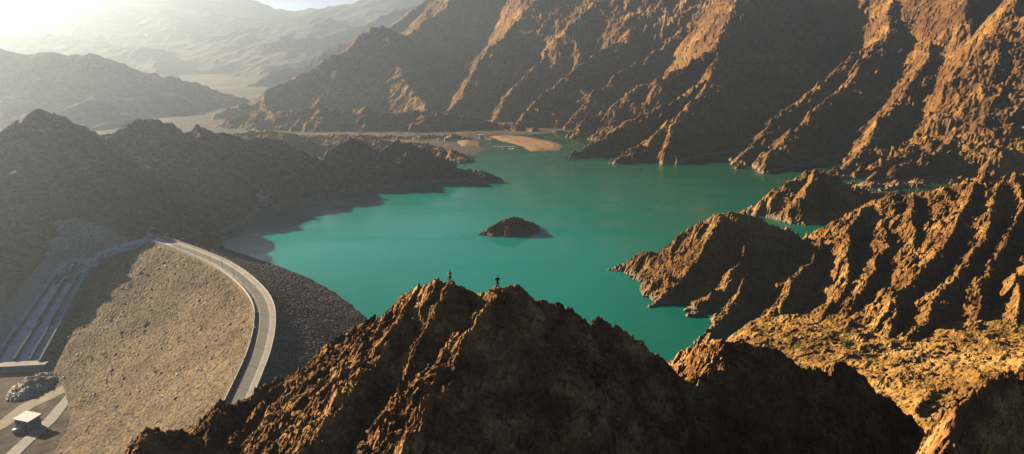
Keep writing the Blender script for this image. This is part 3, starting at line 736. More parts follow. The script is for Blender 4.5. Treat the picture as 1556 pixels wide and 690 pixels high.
strip('parapet', 4.95, 5.3, Z - 1.2, Z + 0.85, M['concrete_pale'])
ln = strip('road_line', -2.75, -2.6, Z - 0.1, Z + 0.01, M['white_line'], None); ln['kind'] = 'structure'
ln = strip('road_line', 1.95, 2.12, Z - 0.1, Z + 0.01, M['white_line'], None); ln['kind'] = 'structure'

# lamp posts along the downstream parapet
def make_lamp():
    t = empty('street_lamp', (0, 0, 0), '', 'lamp', 'lamp posts along the dam road')
    bm = bmesh.new(); add_tube(bm, (0, 0, 0), (0, 0, 6.0), 0.10, 0.06); add_box(bm, (0, 0, 0.15), (0.4, 0.4, 0.3)); link_mesh('pole', bm, M['white'], t)
    bm = bmesh.new(); add_tube(bm, (0, 0, 5.95), (1.5, 0, 6.3), 0.05, 0.04); link_mesh('arm', bm, M['white'], t)
    bm = bmesh.new(); add_box(bm, (1.85, 0, 6.3), (0.9, 0.32, 0.14), taper=0.8); link_mesh('lamp_head', bm, M['white'], t)
    return t
def copy_tree(o, parent=None):
    c = o.copy(); scene.collection.objects.link(c)
    if parent is not None: c.parent = parent
    for ch in list(o.children): copy_tree(ch, c)
    return c
lamp0 = make_lamp(); nl = 0
ordn = ['first', 'second', 'third', 'fourth', 'fifth', 'sixth', 'seventh', 'eighth', 'ninth', 'tenth', 'eleventh', 'twelfth', 'thirteenth', 'fourteenth', 'fifteenth', 'sixteenth', 'seventeenth', 'eighteenth', 'nineteenth', 'twentieth']
LAMPS = []
for i in range(12, int(NC * 0.93), 26):
    o = lamp0 if nl == 0 else copy_tree(lamp0)
    q = cc[i] - nn[i] * 3.7
    o.location = (q[0], q[1], Z + 0.14); o.rotation_euler = (0, 0, math.atan2(nn[i][1], nn[i][0]))
    o['label'] = 'slim white lamp post beside the dam road, %s from the far end of the dam' % ordn[nl]
    nl += 1

# --- spillway chute: floor, side slopes, dividing walls, piers, end sill
sa = math.atan2(spd[1], spd[0])
spill = empty('spillway', SPT, 'blue grey concrete spillway chute in the shade beside the dam', 'spillway')
def sppt(t, w, dz=0.0):
    """t metres down the chute, w metres to the (camera) right"""
    k = t / spl
    z = 8.0 - 26.0 * max(k, 0) ** 1.0 + dz
    return (SPT[0] + spd[0] * t + spn[0] * w, SPT[1] + spd[1] * t + spn[1] * w, z)
def prism(name, secs, mat, parent):
    """secs: list of rings of equal length, joined and capped"""
    bm = bmesh.new(); R_ = [[bm.verts.new(p) for p in s] for s in secs]; n = len(R_[0])
    for a, b in zip(R_, R_[1:]):
        for k in range(n): bm.faces.new([a[k], a[(k + 1) % n], b[(k + 1) % n], b[k]])
    bm.faces.new(R_[0]); bm.faces.new(R_[-1][::-1])
    return unparent_loc(link_mesh(name, bm, mat), parent)
def chute(name, t0, t1, w0a, w1a, w0b, w1b, za, zb, mat, dzlow=-1.2):
    secs = []
    for k in np.linspace(0, 1, 8):
        t = t0 + (t1 - t0) * k; a = w0a + (w0b - w0a) * k; b = w1a + (w1b - w1a) * k
        secs.append([sppt(t, a, dzlow), sppt(t, b, dzlow), sppt(t, b, zb), sppt(t, a, za)])
    return prism(name, secs, mat, spill)
sgn = 1.0 if (np.dot(spn, [1, 0]) > 0) else -1.0
spn = spn * sgn                                  # +w towards the dam (right in the picture)
chute('chute_floor', -3, spl, -8.2, 9.2, -10.6, 12.6, 0.0, 0.0, M['concrete_blue'])
chute('side_slope', -8, spl, -13.5, -8.3, -18.5, -10.7, 3.6, 0.02, M['concrete'])
chute('side_wall', -3, spl + 1.5, 9.25, 10.0, 12.65, 13.4, 2.2, 2.2, M['concrete'])
chute('side_wall', -8, spl + 1.5, -14.3, -13.55, -19.4, -18.55, 4.2, 4.2, M['concrete'])
chute('dividing_wall', 5, spl - 1, 0.2, 1.0, 0.6, 1.5, 1.7, 1.7, M['concrete_dark'])
chute('dividing_wall', 14, spl - 1, -5.6, -5.0, -7.2, -6.5, 1.3, 1.3, M['concrete_dark'])
chute('dividing_wall', 14, spl - 1, 5.4, 6.0, 7.4, 8.1, 1.3, 1.3, M['concrete_dark'])
# pale lanes of scoured concrete
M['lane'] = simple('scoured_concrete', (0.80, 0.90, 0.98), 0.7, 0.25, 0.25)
for a, b, c, d in ((-4.6, -0.3, -6.0, 0.1), (1.6, 5.0, 2.3, 7.0)):
    chute('lane', 4, spl - 0.5, a, b, c, d, 0.03, 0.03, M['lane'], -0.5)
for w in (-3.2, 3.6):
    secs = []
    for ang in range(13):
        pass
    bm = bmesh.new()
    out = []
    for a in np.linspace(0, 2 * math.pi, 24, endpoint=False):
        out.append((13 + 9 * math.cos(a), w + 1.15 * math.sin(a)))
    inn = [(13 + (t - 13) * 0.9, w + (q - w) * 0.6) for t, q in out]
    lo = [bm.verts.new(sppt(t, q, -0.3)) for t, q in out]; ho = [bm.verts.new(sppt(t, q, 0.7)) for t, q in out]
    li = [bm.verts.new(sppt(t, q, -0.3)) for t, q in inn]; hi_ = [bm.verts.new(sppt(t, q, 0.7)) for t, q in inn]
    n = 24
    for k in range(n):
        j = (k + 1) % n
        bm.faces.new([lo[k], lo[j], ho[j], ho[k]]); bm.faces.new([li[j], li[k], hi_[k], hi_[j]]); bm.faces.new([ho[k], ho[j], hi_[j], hi_[k]])
    unparent_loc(link_mesh('pier_ring', bm, M['concrete_dark']), spill)
# headwall and end sill
prism('headwall', [[sppt(-3.6, -13, -1), sppt(-2.9, -13, -1), sppt(-2.9, -13, 3.0), sppt(-3.6, -13, 3.0)], [sppt(-3.6, 10, -1), sppt(-2.9, 10, -1), sppt(-2.9, 10, 0.6), sppt(-3.6, 10, 0.6)]], M['concrete'], spill)
e0 = SPB
prism('end_sill', [[sppt(spl, w, -2.5), sppt(spl + 5, w, -2.5 + 26 * 5 / spl - 3), sppt(spl + 5, w, 26 * 5 / spl + 1.0), sppt(spl, w, 1.0)] for w in (-20, 17)], M['concrete'], spill)

# --- concrete track from the dam crest to the spillway, and the tracks at the toe
def ribbon(name, cpts, width, mat, lift=0.0, solid=0.5):
    cpts = [Vector(p) for p in cpts]; bm = bmesh.new(); rows = []
    for i, p in enumerate(cpts):
        d = (cpts[min(i + 1, len(cpts) - 1)] - cpts[max(i - 1, 0)]); d.z = 0; d.normalize(); n = Vector((-d.y, d.x, 0)) * width[i] / 2
        rows.append([bm.verts.new(p + n + Vector((0, 0, lift - solid))), bm.verts.new(p - n + Vector((0, 0, lift - solid))), bm.verts.new(p - n + Vector((0, 0, lift))), bm.verts.new(p + n + Vector((0, 0, lift)))])
    for r, q in zip(rows, rows[1:]):
        for k in range(4): bm.faces.new([r[k], r[(k + 1) % 4], q[(k + 1) % 4], q[k]])
    bm.faces.new(rows[0]); bm.faces.new(rows[-1][::-1])
    o = link_mesh(name, bm, mat); o['kind'] = 'structure'; return o
M['track'] = simple('track', (0.40, 0.33, 0.23), 0.9, 0.25, 0.18)
p0 = cc[0]
ribbon('path', [W(266, 371, 18.0), W(238, 362, 18.0), W(212, 366, 17.6), W(180, 374, 16.0), W(152, 384, 13.0), W(140, 398, 10.2)], [9, 12, 8, 6, 5, 3], M['concrete_blue'], 0.02, 3.0)
ribbon('path', [W(-40, 668, TOE_Z), W(0, 648, TOE_Z), W(40, 618, TOE_Z), W(100, 590, TOE_Z), W(150, 560, TOE_Z), W(190, 535, TOE_Z)], [5, 6, 7, 7, 6, 4], M['track'], 0.10, 0.6)
ribbon('path', [W(-20, 730, TOE_Z), W(30, 680, TOE_Z), W(75, 640, TOE_Z), W(108, 600, TOE_Z), W(140, 575, TOE_Z)], [5, 5, 5, 4, 4], M['concrete'], 0.14, 0.6)
# the valley floor beyond the lake, with an uneven shore
def poly_sd(X, Y, pl):
    ins = np.zeros(X.shape, bool); dist = np.full(X.shape, 1e9); n = len(pl)
    for i in range(n):
        a, b = pl[i], pl[(i + 1) % n]
        c = ((a[1] > Y) != (b[1] > Y)) & (X < (b[0] - a[0]) * (Y - a[1]) / (b[1] - a[1] + 1e-9) + a[0]); ins ^= c
        e = b - a; t = np.clip(((X - a[0]) * e[0] + (Y - a[1]) * e[1]) / (e @ e), 0, 1); dist = np.minimum(dist, np.hypot(X - a[0] - t * e[0], Y - a[1] - t * e[1]))
    return np.where(ins, dist, -dist)
land = np.array([(-7500, 8900), (-7500, 700), (-420, 690), (-200, 690)] + [W(u, v)[:2] for u, v in ((600, 262), (640, 252), (680, 247), (700, 241), (722, 234), (738, 227), (724, 219), (740, 213), (748, 208), (790, 204.5), (860, 202))] + [(420, 1010), (7500, 1010), (7500, 8900)])
xs = axis((-7500, -900, 220), (-900, -260, 12), (-260, 160, 2.0), (160, 700, 14), (700, 7500, 220)); ys = axis((690, 1080, 2.0), (1080, 2600, 14), (2600, 8900, 150))
X, Y = np.meshgrid(xs, ys); sd = poly_sd(X, Y, land) + 5 * fbm(X / 22, Y / 22, 301, 3)
H = np.clip(sd * 0.10, -2.0, 1.1) + (sd > 0) * np.clip(sd / 30, 0, 1) * (1.6 * np.clip(fbm(X / 60, Y / 60, 305, 4), 0, 1) + 0.7 * fbm(X / 14, Y / 14, 306, 3))
H = H + np.maximum(Y - 1750, 0) * 0.012 + np.clip((Y - 1750) / 600, 0, 1) * 12 * np.clip(fbm(X / 500, Y / 500, 309, 4) + 0.2, 0, 2)
pl_o = grid_mesh('plain', xs, ys, H, -1.2, M['sand']); pl_o['kind'] = 'structure'
# --- small block house at the foot of the dam
hb = W(44, 648, TOE_Z)
house = empty('pump_house', (hb[0], hb[1], TOE_Z + 0.1), 'small white roofed block house beside the track at the dam toe', 'building', rz=rad(-18))
bm = bmesh.new(); add_box(bm, (0, 0, 1.9), (7.0, 5.0, 3.8)); link_mesh('wall', bm, M['grey_wall'], house)
bm = bmesh.new()
rv = [bm.verts.new(p) for p in ((-4, -3, 3.8), (4, -3, 3.8), (4, 3, 3.8), (-4, 3, 3.8), (-4, -3, 4.05), (4, -3, 4.05), (4, 3, 4.5), (-4, 3, 4.5))]
for f in ((0, 3, 2, 1), (4, 5, 6, 7), (0, 1, 5, 4), (1, 2, 6, 5), (2, 3, 7, 6), (3, 0, 4, 7)): bm.faces.new([rv[i] for i in f])
link_mesh('roof', bm, M['white'], house)
bm = bmesh.new(); add_box(bm, (1.6, -2.53, 1.05), (1.1, 0.08, 2.1)); link_mesh('door', bm, M['dark'], house)
bm = bmesh.new(); add_box(bm, (-1.6, -2.53, 2.3), (1.3, 0.08, 0.8)); link_mesh('window', bm, M['dark'], house)
def boulder_bm(bm, c, r, rng, flat=0.7):
    o = bmesh.ops.create_icosphere(bm, subdivisions=1, radius=1.0)
    sx, sy, sz = r * rng.uniform(.7, 1.3), r * rng.uniform(.7, 1.3), r * flat * rng.uniform(.7, 1.2)
    a = rng.uniform(0, 6.28)
    for v in o['verts']:
        k = rng.uniform(.78, 1.15); x, y, z = v.co * k
        x, y = x * math.cos(a) - y * math.sin(a), x * math.sin(a) + y * math.cos(a)
        v.co = Vector((c[0] + x * sx, c[1] + y * sy, c[2] + z * sz))
def rocks_fast(name, spots, rng, mat, kind='stuff'):
    """many low boulders in one mesh: spots = [(x,y,z,r)]"""
    t = bmesh.new(); bmesh.ops.create_icosphere(t, subdivisions=1, radius=1.0)
    v0 = np.array([v.co[:] for v in t.verts]); f0 = np.array([[v.index for v in f.verts] for f in t.faces]); t.free()
    r_ = np.random.default_rng(rng); n = len(spots); S = np.array(spots)
    k = r_.uniform(.72, 1.2, (n, len(v0), 1)); v = v0[None] * k
    v = v * np.stack([r_.uniform(.7, 1.4, n), r_.uniform(.7, 1.4, n), r_.uniform(.45, .9, n)], 1)[:, None]
    a = r_.uniform(0, 6.28, n); ca, sn = np.cos(a)[:, None], np.sin(a)[:, None]
    x = v[..., 0] * ca - v[..., 1] * sn; y = v[..., 0] * sn + v[..., 1] * ca
    co = np.stack([x, y, v[..., 2]], -1) * S[:, None, 3:4] + S[:, None, :3]
    q = (f0[None] + (np.arange(n) * len(v0))[:, None, None]).reshape(-1, 3)
    o = raw_mesh(name, co.reshape(-1, 3), q, mat); o['kind'] = kind
    return o
# pale rock pile at the end of the spillway
rp = W(50, 588, TOE_Z); r_ = np.random.default_rng(5); sp_ = []
for i in range(1800):
    a = r_.uniform(0, 6.28); q = math.sqrt(r_.uniform(0, 1)); x = rp[0] + math.cos(a) * q * 7.0; y = rp[1] + math.sin(a) * q * 13
    sp_.append((x, y, TOE_Z + 3.2 * (1 - q * q) * (0.8 + 0.4 * math.sin(x * 1.1) * math.cos(y * 0.7)) + r_.uniform(-.2, .3), r_.uniform(.35, 1.0)))
M['pale_rock'] = riprap_mat('pale_rock', (0.44, 0.36, 0.26), (0.60, 0.50, 0.38), (0.76, 0.67, 0.53), 0.9)
rocks_fast('rock_pile', sp_, 6, M['pale_rock'])
pm = bmesh.new(); o_ = bmesh.ops.create_icosphere(pm, subdivisions=4, radius=1.0)
for v in pm.verts: v.co = Vector((rp[0] + v.co.x * 6.2, rp[1] + v.co.y * 11.5, TOE_Z + v.co.z * 2.6))
tag(link_mesh('rock_pile', pm, M['pale_rock']), kind='stuff')

# loose stones on the near hill and in the valley
def scatter(field, box, n, rmin, rmax, seed, pw=3.0, zmin=1.0):
    r_ = np.random.default_rng(seed); out = []
    for i in range(n):
        x = r_.uniform(box[0], box[1]); y = r_.uniform(box[2], box[3]); z = sample(field, x, y)
        if z < zmin: continue
        r = rmin + (rmax - rmin) * r_.uniform(0, 1) ** pw
        out.append((x, y, z + r * 0.15, r))
    return out
rocks_fast('loose_stones', scatter(FGF, (-70, 75, 60, 110), 9000, 0.08, 0.55, 11, 4), 12, M['rock_near'])
rocks_fast('loose_stones', scatter(VF, (75, 235, 120, 290), 5000, 0.15, 1.3, 13, 5), 14, M['rock_mid'])

# --- bushes and trees
def leaf_mat(name, a, b_):
    m, nt, b = new_mat(name); L = nt.links.new
    g = N(nt, 'ShaderNodeNewGeometry'); n = N(nt, 'ShaderNodeTexNoise'); n.inputs['Scale'].default_value = 1.2; L(g.outputs['Position'], n.inputs['Vector'])
    mx = N(nt, 'ShaderNodeMix', data_type='RGBA'); mx.inputs[6].default_value = (*a, 1); mx.inputs[7].default_value = (*b_, 1)
    L(n.outputs['Fac'], mx.inputs[0]); L(mx.outputs[2], b.inputs['Base Color']); b.inputs['Roughness'].default_value = 0.7
    return m
M['leaf'] = leaf_mat('leaf', (0.07, 0.105, 0.012), (0.24, 0.26, 0.03))
M['leaf_dry'] = leaf_mat('leaf_dry', (0.12, 0.11, 0.04), (0.26, 0.22, 0.07))
M['bark'] = simple('bark', (0.10, 0.07, 0.045), 0.9, 3.0, 0.3)
def crown_mesh(name, rx, rz, n, leaf, seed, mat, parent, base):
    r_ = np.random.default_rng(seed); nc = 9
    cl = [(r_.normal(0, .45, 3) * [rx, rx, rz * .8] + [0, 0, base + rz]) for _ in range(nc)]
    c = np.array([cl[r_.integers(nc)] + r_.normal(0, .24, 3) * [rx, rx, rz] for _ in range(n)])
    c[:, 2] = np.maximum(c[:, 2], base * 0.7 + 0.05)
    d1 = r_.normal(0, 1, (n, 3)); d1 /= np.linalg.norm(d1, axis=1)[:, None]; d2 = np.cross(d1, r_.normal(0, 1, (n, 3))); d2 /= np.linalg.norm(d2, axis=1)[:, None]
    s = leaf * r_.uniform(.6, 1.3, (n, 1))
    co = np.stack([c - d1 * s, c + d2 * s * .5, c + d1 * s, c - d2 * s * .5], 1).reshape(-1, 3)
    q = np.arange(n * 4).reshape(-1, 4)
    o = raw_mesh(name, co, q, mat); o.parent = parent; return o
def tree(x, y, z, h, rx, label, seed, mat, kind='tree', n=700, group=None, name=None):
    t = empty(name or kind, (x, y, z), label, kind, group)
    bm = bmesh.new(); rng = random.Random(seed); th = h * 0.4
    add_tube(bm, (0, 0, -0.5), (0.1 * h * .3, 0, th), 0.05 * h * .6, 0.03 * h * .6, 7)
    for k in range(5):
        a = k * 1.26 + rng.random(); add_tube(bm, (0.03 * h, 0, th * rng.uniform(.5, 1)), (math.cos(a) * rx * .6, math.sin(a) * rx * .6, th + h * rng.uniform(.15, .4)), 0.018 * h, 0.006 * h, 5)
    link_mesh('trunk', bm, M['bark'], t)
    crown_mesh('crown', rx, h * 0.36, n, h * 0.06, seed, mat, t, h * 0.28)
    return t
def surf(field, u, v, Y0):
    """first hit of the view ray through photo pixel u,v with a height field, near distance Y0"""
    for Y in np.arange(Y0 - 130, Y0 + 70, 0.5):
        p = P(u, v, Y)
        z = sample(field, p[0], p[1])
        if p[2] <= z: return (p[0], p[1], z)
    p = P(u, v, Y0); return (p[0], p[1], sample(field, p[0], p[1]))
p = surf(VF, 1290, 535, 270); tree(*p, 5.2, 2.1, 'bright green tree standing alone on the valley floor', 1, M['leaf'], n=900)
for i, (u, v, h, rx, lab) in enumerate([(1213, 531, 2.4, 2.0, 'low green bush near the inlet end of the valley floor'),
        (1258, 514, 1.6, 1.2, 'small green bush behind the lone green tree'),
        (1238, 526, 1.5, 1.4, 'low bush between the large green bush and the lone tree'),
        (1243, 548, 1.1, 1.3, 'pale green patch of scrub below the lone tree'),
        (1372, 507, 1.5, 1.4, 'grey green bush at the foot of the furrowed hill'),
        (1300, 512, 1.4, 1.2, 'small bush just right of the lone tree')]):
    p = surf(VF, u, v, 275); tree(*p, h, rx, lab, 20 + i, M['leaf'] if i != 3 else M['leaf_dry'], 'bush', 420)
def dam_pt(u, v):
    for Y in np.arange(230, 420, 0.5):
        p = P(u, v, Y); d, s = DF.field(np.array([p[0]]), np.array([p[1]]))
        z = DAM_Z - 0.25 - max(float(d[0]) - 4.3, 0) * 0.53
        if p[2] <= z: return (p[0], p[1], z)
for i, (u, v, h, rx, lab) in enumerate([(137, 545, 1.7, 1.6, 'round dry yellow bush low on the rockfill slope'), (158, 542, 2.0, 1.5, 'taller yellow bush beside the round one on the rockfill slope'),
        (223, 492, 1.2, 1.2, 'small yellow bush halfway up the rockfill slope'), (230, 475, 1.1, 1.0, 'small upper yellow bush on the rockfill slope')]):
    p = dam_pt(u, v); tree(*p, h, rx, lab, 40 + i, M['leaf_dry'], 'bush', 420)
p = W(291, 362, 17.0); tree(p[0], p[1], 16.4, 3.2, 4.0, 'broad green bush at the far end of the dam road', 50, M['leaf'], 'bush', 900)
p = W(305, 364, 16.0); tree(p[0], p[1], 15.6, 2.0, 2.6, 'low olive bush right of the broad green bush by the dam end', 51, M['leaf_dry'], 'bush', 500)

# --- white van parked where the road leaves the dam
vp = W(229, 361, 18.0)
van = empty('parked_van', (vp[0], vp[1], 18.04), 'small white van parked at the far end of the dam', 'van', rz=rad(-25))
bm = bmesh.new(); prof = [(-2.3, .35), (2.25, .35), (2.35, .9), (1.75, 1.1), (1.15, 1.85), (-2.2, 1.9), (-2.35, 1.0)]
A_ = [bm.verts.new((x, -.88, z)) for x, z in prof]; B_ = [bm.verts.new((x, .88, z)) for x, z in prof]
for k in range(len(prof)): j = (k + 1) % len(prof); bm.faces.new([A_[k], A_[j], B_[j], B_[k]])
bm.faces.new(A_[::-1]); bm.faces.new(B_); link_mesh('body', bm, M['white'], van)
bm = bmesh.new(); add_box(bm, (1.49, 0, 1.5), (0.06, 1.5, 0.62)); o_ = link_mesh('windscreen', bm, M['dark'], van)
for sy in (-.9, .9):
    bm = bmesh.new(); add_box(bm, (0.3, sy, 1.45), (1.5, 0.03, 0.45)); link_mesh('side_window', bm, M['dark'], van)
    for sx in (-1.45, 1.45):
        bm = bmesh.new(); add_tube(bm, (sx, sy - .1, .34), (sx, sy + .1, .34), .34, n=14); link_mesh('wheel', bm, M['dark'], van)
pp = W(226, 361, 18.0)
t = empty('barrier_post', (pp[0] - 1.5, pp[1] + 1.5, 18.0), 'white upright post beside the parked van at the dam end', 'post')
bm = bmesh.new(); add_tube(bm, (0, 0, 0), (0, 0, 4.2), .16, .12); link_mesh('pole', bm, M['white'], t)
bm = bmesh.new(); add_box(bm, (0, 0, .2), (.6, .6, .4)); link_mesh('base', bm, M['concrete'], t)

# --- head of the lake: sand spit, landing, pontoons and boats
def sandbar(name, poly_px, z, mat, seed, hgt=1.2):
    pl = np.array([W(u, v, 0)[:2] for u, v in poly_px]); lo = pl.min(0) - 6; hi = pl.max(0) + 6
    xs = axis((lo[0], hi[0], 1.4)); ys = axis((lo[1], hi[1], 1.4)); X, Y = np.meshgrid(xs, ys)
    ins = np.zeros(X.shape, bool); dist = np.full(X.shape, 1e9); n = len(pl)
    for i in range(n):
        a, b = pl[i], pl[(i + 1) % n]
        c = ((a[1] > Y) != (b[1] > Y)) & (X < (b[0] - a[0]) * (Y - a[1]) / (b[1] - a[1] + 1e-9) + a[0]); ins ^= c
        e = b - a; t = np.clip(((X - a[0]) * e[0] + (Y - a[1]) * e[1]) / (e @ e), 0, 1); dist = np.minimum(dist, np.hypot(X - a[0] - t * e[0], Y - a[1] - t * e[1]))
    sd = np.where(ins, dist, -dist) + 3.0 * fbm(X / 12, Y / 12, seed, 3)
    H = np.clip(sd * 0.16, -1.5, hgt) + (sd > 0) * (0.35 * fbm(X / 9, Y / 9, seed + 3, 4) + 0.5 * np.clip(fbm(X / 22, Y / 22, seed + 5, 3), 0, 1))
    H = H + z
    o = grid_mesh(name, xs, ys, H, -0.6 + z * 0, mat); o['kind'] = 'structure'; return o
M['sandbar'] = rock_mat('sandbar', (0.30, 0.175, 0.075), (0.42, 0.26, 0.12), (0.52, 0.34, 0.17), 22.0, 2.2, 0.4, None, shore=False)
sandbar('sand_spit', [(742, 207), (775, 206), (800, 208), (822, 212), (845, 217), (856, 223), (850, 228), (805, 230), (797, 224), (782, 219), (760, 214)], 0, M['sandbar'], 3, 1.6)
sandbar('sand_patch', [(690, 215), (722, 214), (720, 223), (700, 224)], 0.9, M['sandbar'], 7, 1.4)

def make_boat():
    t = empty('rowing_boat', (0, 0, 0), '', 'boat', 'white boats moored at the head of the lake')
    bm = bmesh.new(); secs = []
    for k in range(9):
        s = -1 + k / 4.0; w = 0.75 * max(0.06, 1 - abs(s) ** 2.6 * (1.0 if s > 0 else 0.35)); x = s * 2.1
        secs.append([bm.verts.new((x, w * y_, z_ + (0.15 * s * s if z_ > 0 else 0))) for y_, z_ in ((-.55, -.15), (-1, .45), (-.86, .45), (-.5, .05), (.5, .05), (.86, .45), (1, .45), (.55, -.15))])
    for a, b in zip(secs, secs[1:]):
        for k in range(8): bm.faces.new([a[k], a[(k + 1) % 8], b[(k + 1) % 8], b[k]])
    bm.faces.new(secs[0]); bm.faces.new(secs[-1][::-1]); link_mesh('hull', bm, M['white'], t)
    for x in (-.7, .5):
        bm = bmesh.new(); add_box(bm, (x, 0, .36), (.32, 1.2, .06)); link_mesh('seat', bm, M['grey_wall'], t)
    return t
boat0 = make_boat(); rng = random.Random(4); k = 0
rows = [(752 + i * 3.1, 223.0 + (0.8 if i < 4 else 0) * i * .4 + rng.uniform(-.5, .5)) for i in range(10)] + [(765 + i * 4.6, 226.6 + rng.uniform(-.5, .5)) for i in range(4)]
for i, (u, v) in enumerate(rows):
    o = boat0 if k == 0 else copy_tree(boat0); k += 1
    p = W(u, v, 0.05); o.location = p; o.rotation_euler = (0, 0, rng.uniform(0, 3.1))
    o['label'] = 'small white boat moored in the loose row off the landing beside the sand spit'
    o['group'] = 'boats in the row off the landing'
cluster = [(728 + (i % 6) * 3.2 + rng.uniform(-1, 1), 210.3 + (i // 6) * 2.1 + rng.uniform(-.5, .5)) for i in range(15)]
for i, (u, v) in enumerate(cluster):
    o = copy_tree(boat0); p = W(u, v, 2.3); o.location = (p[0], p[1], 2.15); o.rotation_euler = (0, 0, rng.uniform(0, 3.1))
    o['label'] = 'small white boat drawn up in the crowded cluster at the root of the sand spit'
    o['group'] = 'boats drawn up at the root of the spit'
def hut(u, v, z, sx, sy, h, rz, lab, roofm):
    p = W(u, v, z); t = empty('hut', (p[0], p[1], z), lab, 'hut', rz=rz)
    bm = bmesh.new(); add_box(bm, (0, 0, h / 2), (sx, sy, h)); link_mesh('wall', bm, M['grey_wall'], t)
    bm = bmesh.new(); add_box(bm, (0, 0, h + .25), (sx + 1, sy + 1, .5), taper=.85); link_mesh('roof', bm, roofm, t)
    bm = bmesh.new(); add_box(bm, (0, -sy / 2 - .03, 1.05), (1.1, .06, 2.1)); link_mesh('door', bm, M['dark'], t)
hut(687, 210.5, 2.0, 16, 4, 2.6, rad(40), 'long grey roofed boat shed on the shaded landing', M['grey_wall'])
hut(679, 213.5, 2.0, 6, 5, 3.0, rad(10), 'small grey hut at the near end of the long boat shed', M['grey_wall'])
hut(731, 209, 2.2, 5, 4, 3.2, rad(5), 'small pale hut behind the cluster of drawn up boats', M['white'])
def pontoon(u0, v0, u1, v1, lab):
    a = Vector(W(u0, v0, 0.2)); b = Vector(W(u1, v1, 0.2)); d = b - a; L_ = d.length
    t = empty('pontoon', a, lab, 'pontoon', rz=math.atan2(d.y, d.x))
    bm = bmesh.new(); add_box(bm, (L_ / 2, 0, 0.1), (L_, 2.0, 0.3)); link_mesh('deck', bm, M['concrete'], t)
    n = int(L_ // 8) + 1
    for i in range(n):
        bm = bmesh.new(); add_tube(bm, (i * 8 + .5, 1.15, -1), (i * 8 + .5, 1.15, 1.1), .14); link_mesh('pile', bm, M['grey_wall'], t)
pontoon(709, 222, 713, 230, 'short grey pontoon reaching out from the sand patch')
pontoon(748, 222, 784, 223.5, 'thin pontoon behind the row of white boats')

# --- white weathered scars on the left ridge, and loose blocks on the dam slope
def scar(u, v, Y0, n, su, sv, seed):
    r_ = np.random.default_rng(seed); out = []
    for i in range(n):
        p = surf(LRF, u + r_.normal(0, su), v + r_.normal(0, sv), Y0); out.append((p[0], p[1], p[2] + 0.5, r_.uniform(.6, 1.8)))
    return out
rocks_fast('pale_scree', scar(403, 306, 545, 70, 3.5, 5, 3) + scar(304, 258, 560, 28, 1.6, 4, 4) + scar(398, 296, 550, 20, 2, 4, 5), 15, M['pale_rock'])
blk = []
r_ = np.random.default_rng(77)
bx = r_.uniform(-215, -95, 800); by = r_.uniform(225, 390, 800); bd, bs = DF.field(bx, by)
for x, y, d, s_ in zip(bx, by, bd, bs):
    z = DAM_Z - 0.25 - max(d - 4.3, 0) * 0.53
    if s_ < 0 and d > 5.5 and z > TOE_Z + 1: blk.append((x, y, z + .1, r_.uniform(.25, .9) ** 1.4))
rocks_fast('loose_blocks', blk, 16, M['pale_rock'])
# small white tank in front of the block house
tp = W(27, 658, TOE_Z)
tk = empty('water_tank', (tp[0], tp[1], TOE_Z + 0.1), 'low white tank lying in front of the block house', 'tank', rz=rad(10))
bm = bmesh.new(); add_tube(bm, (-1.5, 0, .95), (1.5, 0, .95), .85, n=18); link_mesh('shell', bm, M['white'], tk, True)
for x in (-.9, .9):
    bm = bmesh.new(); add_box(bm, (x, 0, .12), (.35, 1.5, .3)); link_mesh('saddle', bm, M['concrete'], tk)
bm = bmesh.new(); add_tube(bm, (0, 0, 1.75), (0, 0, 1.95), .25, n=12); link_mesh('hatch', bm, M['grey_wall'], tk)

# --- the two people on the crest
M['skin'] = simple('skin', (0.35, 0.20, 0.13), 0.6)
M['hair'] = simple('hair', (0.02, 0.016, 0.014), 0.7)
M['jacket_yellow'] = simple('jacket_yellow', (0.62, 0.62, 0.06), 0.75, 14, 0.15)
M['trousers_dark'] = simple('trousers_dark', (0.03, 0.035, 0.05), 0.85, 12, 0.2)
M['shirt_black'] = simple('shirt_black', (0.022, 0.024, 0.028), 0.85, 12, 0.2)
M['trousers_black'] = simple('trousers_black', (0.028, 0.03, 0.032), 0.85, 12, 0.2)
M['shoe'] = simple('shoe', (0.05, 0.04, 0.035), 0.7)
def skin_mesh(name, verts, edges, radii, mat, parent, root=0, sub=2):
    me = bpy.data.meshes.new(name); me.from_pydata(verts, edges, []); me.materials.append(mat)
    o = bpy.data.objects.new(name, me); scene.collection.objects.link(o); o.parent = parent
    m = o.modifiers.new('Skin', 'SKIN')
    for i, r in enumerate(radii):
        sv = me.skin_vertices[0].data[i]; sv.radius = r if isinstance(r, tuple) else (r, r); sv.use_root = (i == root)
    m.use_smooth_shade = True
    s = o.modifiers.new('Subdivision', 'SUBSURF'); s.levels = sub; s.render_levels = sub
    return o
def chain(pts_, rad_):
    return pts_, [(i, i + 1) for i in range(len(pts_) - 1)], rad_
